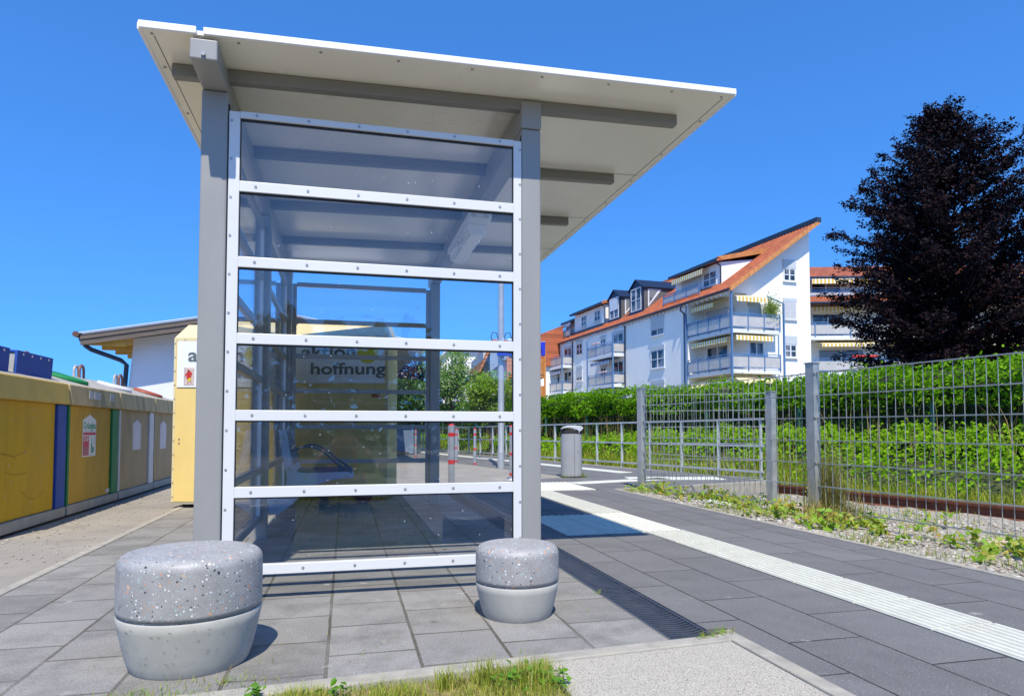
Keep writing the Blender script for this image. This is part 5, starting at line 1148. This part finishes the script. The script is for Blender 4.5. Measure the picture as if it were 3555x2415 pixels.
def copper_beech():
    e = empty('copper_beech', (21.2, 19.45, 0), 0, 'large dark purple copper beech towering over the hedge', 'tree'); H = 12.15
    cxx = lambda z: -.55 * (max(0, z - 3) / 9) 
    b = MB(); b.tube([(0,0,-.3),(.05,0,3),(-.25,.1,7),(-.5,.05,10),(-.6,.0,H-.3)], [.34,.27,.17,.08,.015], 10)
    prof = lambda z: float(np.interp(z, [1.2, 2.5, 4, 5.2, 6.5, 7.6, 9, 10, 10.8, 11.5, 12, 12.4], [2.4, 3.0, 3.8, 4.3, 4.0, 4.2, 3.3, 2.8, 2.1, 1.1, .55, .2]))
    PT = []; PN = []
    nb = 380
    for k in range(nb):
        z1 = 1.3 + (H - 1.2) * (k + rng.random()) / nb; a = k * 2.39996 + rng.normal(0, .3); L = prof(z1) * (rng.uniform(.80, 1.10) if k % 3 else rng.uniform(.35, .75))
        z0 = max(.6, z1 - L * (.34 + .45 * (z1 / H) ** 2)); tx, ty = math.cos(a), math.sin(a); L *= 1 + .32 * max(0, tx); pts = []
        for q in range(7):
            f = q / 6; pts.append(Vector((cxx(z0) + tx * L * f + rng.normal(0, .06) * f, ty * L * f + rng.normal(0, .06) * f, z0 + (z1 - z0) * f + .10 * L * math.sin(f * 3.14) * .5)))
        b.tube(pts, [.045 * (1 - q / 7.5) * (.5 + .5 * L / 5) for q in range(7)], 5, False)
        side = Vector((-ty, tx, 0)); nt_ = int(6 + L * 4.6)
        for q in range(nt_):
            f = .2 + .8 * (q + rng.random()) / nt_; i = min(5, int(f * 6)); p0 = pts[i].lerp(pts[i+1], f * 6 - i); sg_ = 1 if q % 2 else -1
            tl = (.75 * (1.05 - f) + .26) * rng.uniform(.6, 1.3); dr = (side * sg_ * rng.uniform(.3, 1) + Vector((tx, ty, 0)) * rng.uniform(.4, 1) + Vector((0, 0, rng.normal(.25, .38)))).normalized()
            m = int(13 + tl * 30); ff = rng.random(m); base = np.array(p0)[None] + np.outer(ff * tl, np.array(dr)) + rng.normal(0, .055, (m, 3))
            PT.append(base); PN.append(np.tile([tx * .25, ty * .25 - .25, .8], (m, 1)))
    b.build('trunk', mat('dark beech bark', (.03,.026,.028), .9, 0, .2, 6), e)
    P_ = np.concatenate(PT); NN = np.concatenate(PN)
    cr = rawmesh('crown', *leaves(P_, NN, np.full(len(P_), .115), .6, .12, .6), leafmat('copper beech leaves', [(.006,.004,.007),(.009,.005,.008),(.005,.004,.008),(.030,.009,.009)], .10, .6, .10, (1.6,.5,.4))); cr.parent = e  # last, redder tone puts sunlit leaves into the colour
copper_beech()

# wooded edge of the green behind the camera, seen mirrored in the glass panes
n = 26000; X = rng.uniform(-26, 24, n); top = 3.4 + 1.3 * fbm(X, X * 0, .33, 3) + .5 * fbm(X, X * 0, 1.4, 8); Z = np.clip(top, 1.6, 6.) * (1 - rng.random(n) ** 1.6); P_ = np.column_stack([X, -19 + 2.2 * rng.normal(0, .6, n) + .4 * Z, Z])
tag(rawmesh('woods', *leaves(P_, np.tile([0, .7, .6], (n, 1)), np.full(n, .42), .7, .1, .6), leafmat('woodland leaves', [(.03,.07,.01),(.05,.11,.015),(.02,.05,.008)], .3, .6, .2)), kind='stuff')
# ---------------------------------------------------------------- the photographer, mirrored faintly in the glass
def skin(name, V, E, RAD, m, parent=None, sub=2, root=0):
    me = bpy.data.meshes.new(name); me.from_pydata(V, E, []); me.materials.append(m); o = bpy.data.objects.new(name, me); COL.objects.link(o)
    o.modifiers.new('skin', 'SKIN').use_smooth_shade = True
    for i, r in enumerate(RAD):
        sv = me.skin_vertices[0].data[i]; sv.radius = (r, r) if not hasattr(r, '__len__') else r; sv.use_root = (i == root)
    sd = o.modifiers.new('sub', 'SUBSURF'); sd.levels = sub; sd.render_levels = sub
    if parent: o.parent = parent
    return o
def person():
    SK = mat('skin tone', (.50,.30,.22), .5, 0, .06, 9); JK = mat('dark olive jacket', (.10,.10,.085), .8, 0, .2, 9); TR_ = mat('dark red trousers', (.45,.06,.06), .85, 0, .15, 8)
    OR_ = mat('orange jacket trim', (.90,.17,.02), .6); HR = mat('grey hair', (.85,.84,.82), .6, 0, .3, 60); SHO = mat('dark shoes', (.03,.03,.035), .6)
    V = []; E_ = []; RA = []
    def v(p, r, fr=None):
        V.append(p); RA.append(r)
        if fr is not None: E_.append((fr, len(V) - 1))
        return len(V) - 1
    pel = v((0,-.66,.27), (.14,.12)); ab = v((0,-.62,.38), (.13,.11), pel); ch = v((0,-.54,.50), (.15,.11), ab); nk = v((0,-.45,.585), .05, ch)
    hd0 = v((0,-.415,.63), (.062,.07), nk); hd1 = v((0,-.39,.69), (.078,.088), hd0); hd2 = v((0,-.385,.745), (.068,.078), hd1); v((0,-.295,.675), .014, hd1)
    for s in (1, -1):
        v((s*.082,-.385,.685), .018, hd1)
        sh = v((s*.17,-.51,.53), .062, ch); el = v((s*.245,-.33,.36), .042, sh); wr = v((s*.115,-.215,.60), .028, el); pm = v((s*.085,-.185,.66), (.036,.02), wr)
        for q, (dx, dz, L) in enumerate(((-.028,.055,.050),(-.012,.066,.058),(.006,.062,.056),(.022,.048,.045))):
            a = v((s*.085 - .01*s + dx*.7, -.155, .66 + dz*.5), .0092, pm); b = v((s*.06 + dx*.5, -.125, .66 + dz*.85), .0086, a); v((s*.04 + dx*.4, -.115, .66 + dz), .0078, b)
        a = v((s*.06,-.185,.645), .011, pm); v((s*.03,-.17,.655), .0088, a)
        hp = v((s*.105,-.64,.24), .095, pel)
        if s < 0: kn = v((s*.20,-.27,.40), .065, hp); an = v((s*.19,-.36,.09), .042, kn); v((s*.20,-.22,.04), (.042,.03), an)
        else: kn = v((s*.19,-.28,.085), .066, hp); an = v((s*.17,-.70,.09), .045, kn); v((s*.17,-.78,.03), (.042,.035), an)
    e = skin('person', V, E_, RA, SK, None); e.location = (0, -.02, -.012)
    tag(e, 'kneeling photographer in dark jacket with orange trim and red trousers, mirrored in the front glass', 'person')
    skin('jacket', [(0,-.67,.30),(0,-.62,.39),(0,-.54,.51),(0,-.47,.565),(.175,-.51,.535),(.25,-.33,.36),(.13,-.225,.585),(-.175,-.51,.535),(-.25,-.33,.36),(-.13,-.225,.585)],
         [(0,1),(1,2),(2,3),(2,4),(4,5),(5,6),(2,7),(7,8),(8,9)], [(.165,.14),(.155,.13),(.175,.13),(.075,.07),.078,.06,.044,.078,.06,.044], JK, e)
    for s in (1, -1): MB().tube([(s*.07,-.40,.60),(s*.10,-.40,.50),(s*.09,-.47,.36)], .02, 8).build('jacket_trim', OR_, e); MB().tube([(s*.20,-.44,.555),(s*.262,-.30,.41),(s*.19,-.24,.50)], .018, 8).build('jacket_trim', OR_, e)
    skin('trousers', [(0,-.66,.25),(-.105,-.64,.24),(-.20,-.27,.40),(-.19,-.355,.13),(.105,-.64,.24),(.19,-.28,.09),(.17,-.66,.095)], [(0,1),(1,2),(2,3),(0,4),(4,5),(5,6)], [(.16,.14),.115,.082,.062,.115,.084,.064], TR_, e)
    skin('shoe', [(-.19,-.40,.05),(-.20,-.30,.045),(-.205,-.20,.04)], [(0,1),(1,2)], [(.045,.045),(.047,.04),(.038,.028)], SHO, e); skin('shoe', [(.17,-.68,.06),(.17,-.76,.05),(.17,-.80,.04)], [(0,1),(1,2)], [.045,.045,.035], SHO, e)
    skin('hair', [(0,-.43,.69),(0,-.41,.755),(0,-.36,.775)], [(0,1),(1,2)], [(.083,.07),(.082,.075),(.062,.05)], HR, e)
    for s in (1, -1): MB().lathe((s*.032,-.312,.70), [(.002,-.008),(.010,-.004),(.010,.004),(.002,.008)], 10).build('eye', mat('eye white', (.7,.7,.7), .2), e)
    MB().obar((-.024,-.318,.635),(.024,-.318,.635),.012,.010).build('mouth', mat('lip tone', (.42,.18,.15), .5), e)
    k = empty('photo_camera', (0, -.10, .745), 0, 'black photo camera held in front of the kneeling photographer', 'camera')
    MB().box(-.072, .072, -.06, .0, -.055, .045).build('body', BLK, k, .008); b = MB(); b.tube([(0,.001,0),(0,.03,0),(0,.031,0),(0,.06,0)], [.036,.036,.040,.040], 24); b.build('lens', mat('camera black', (.015,.015,.017), .3), k)
person()
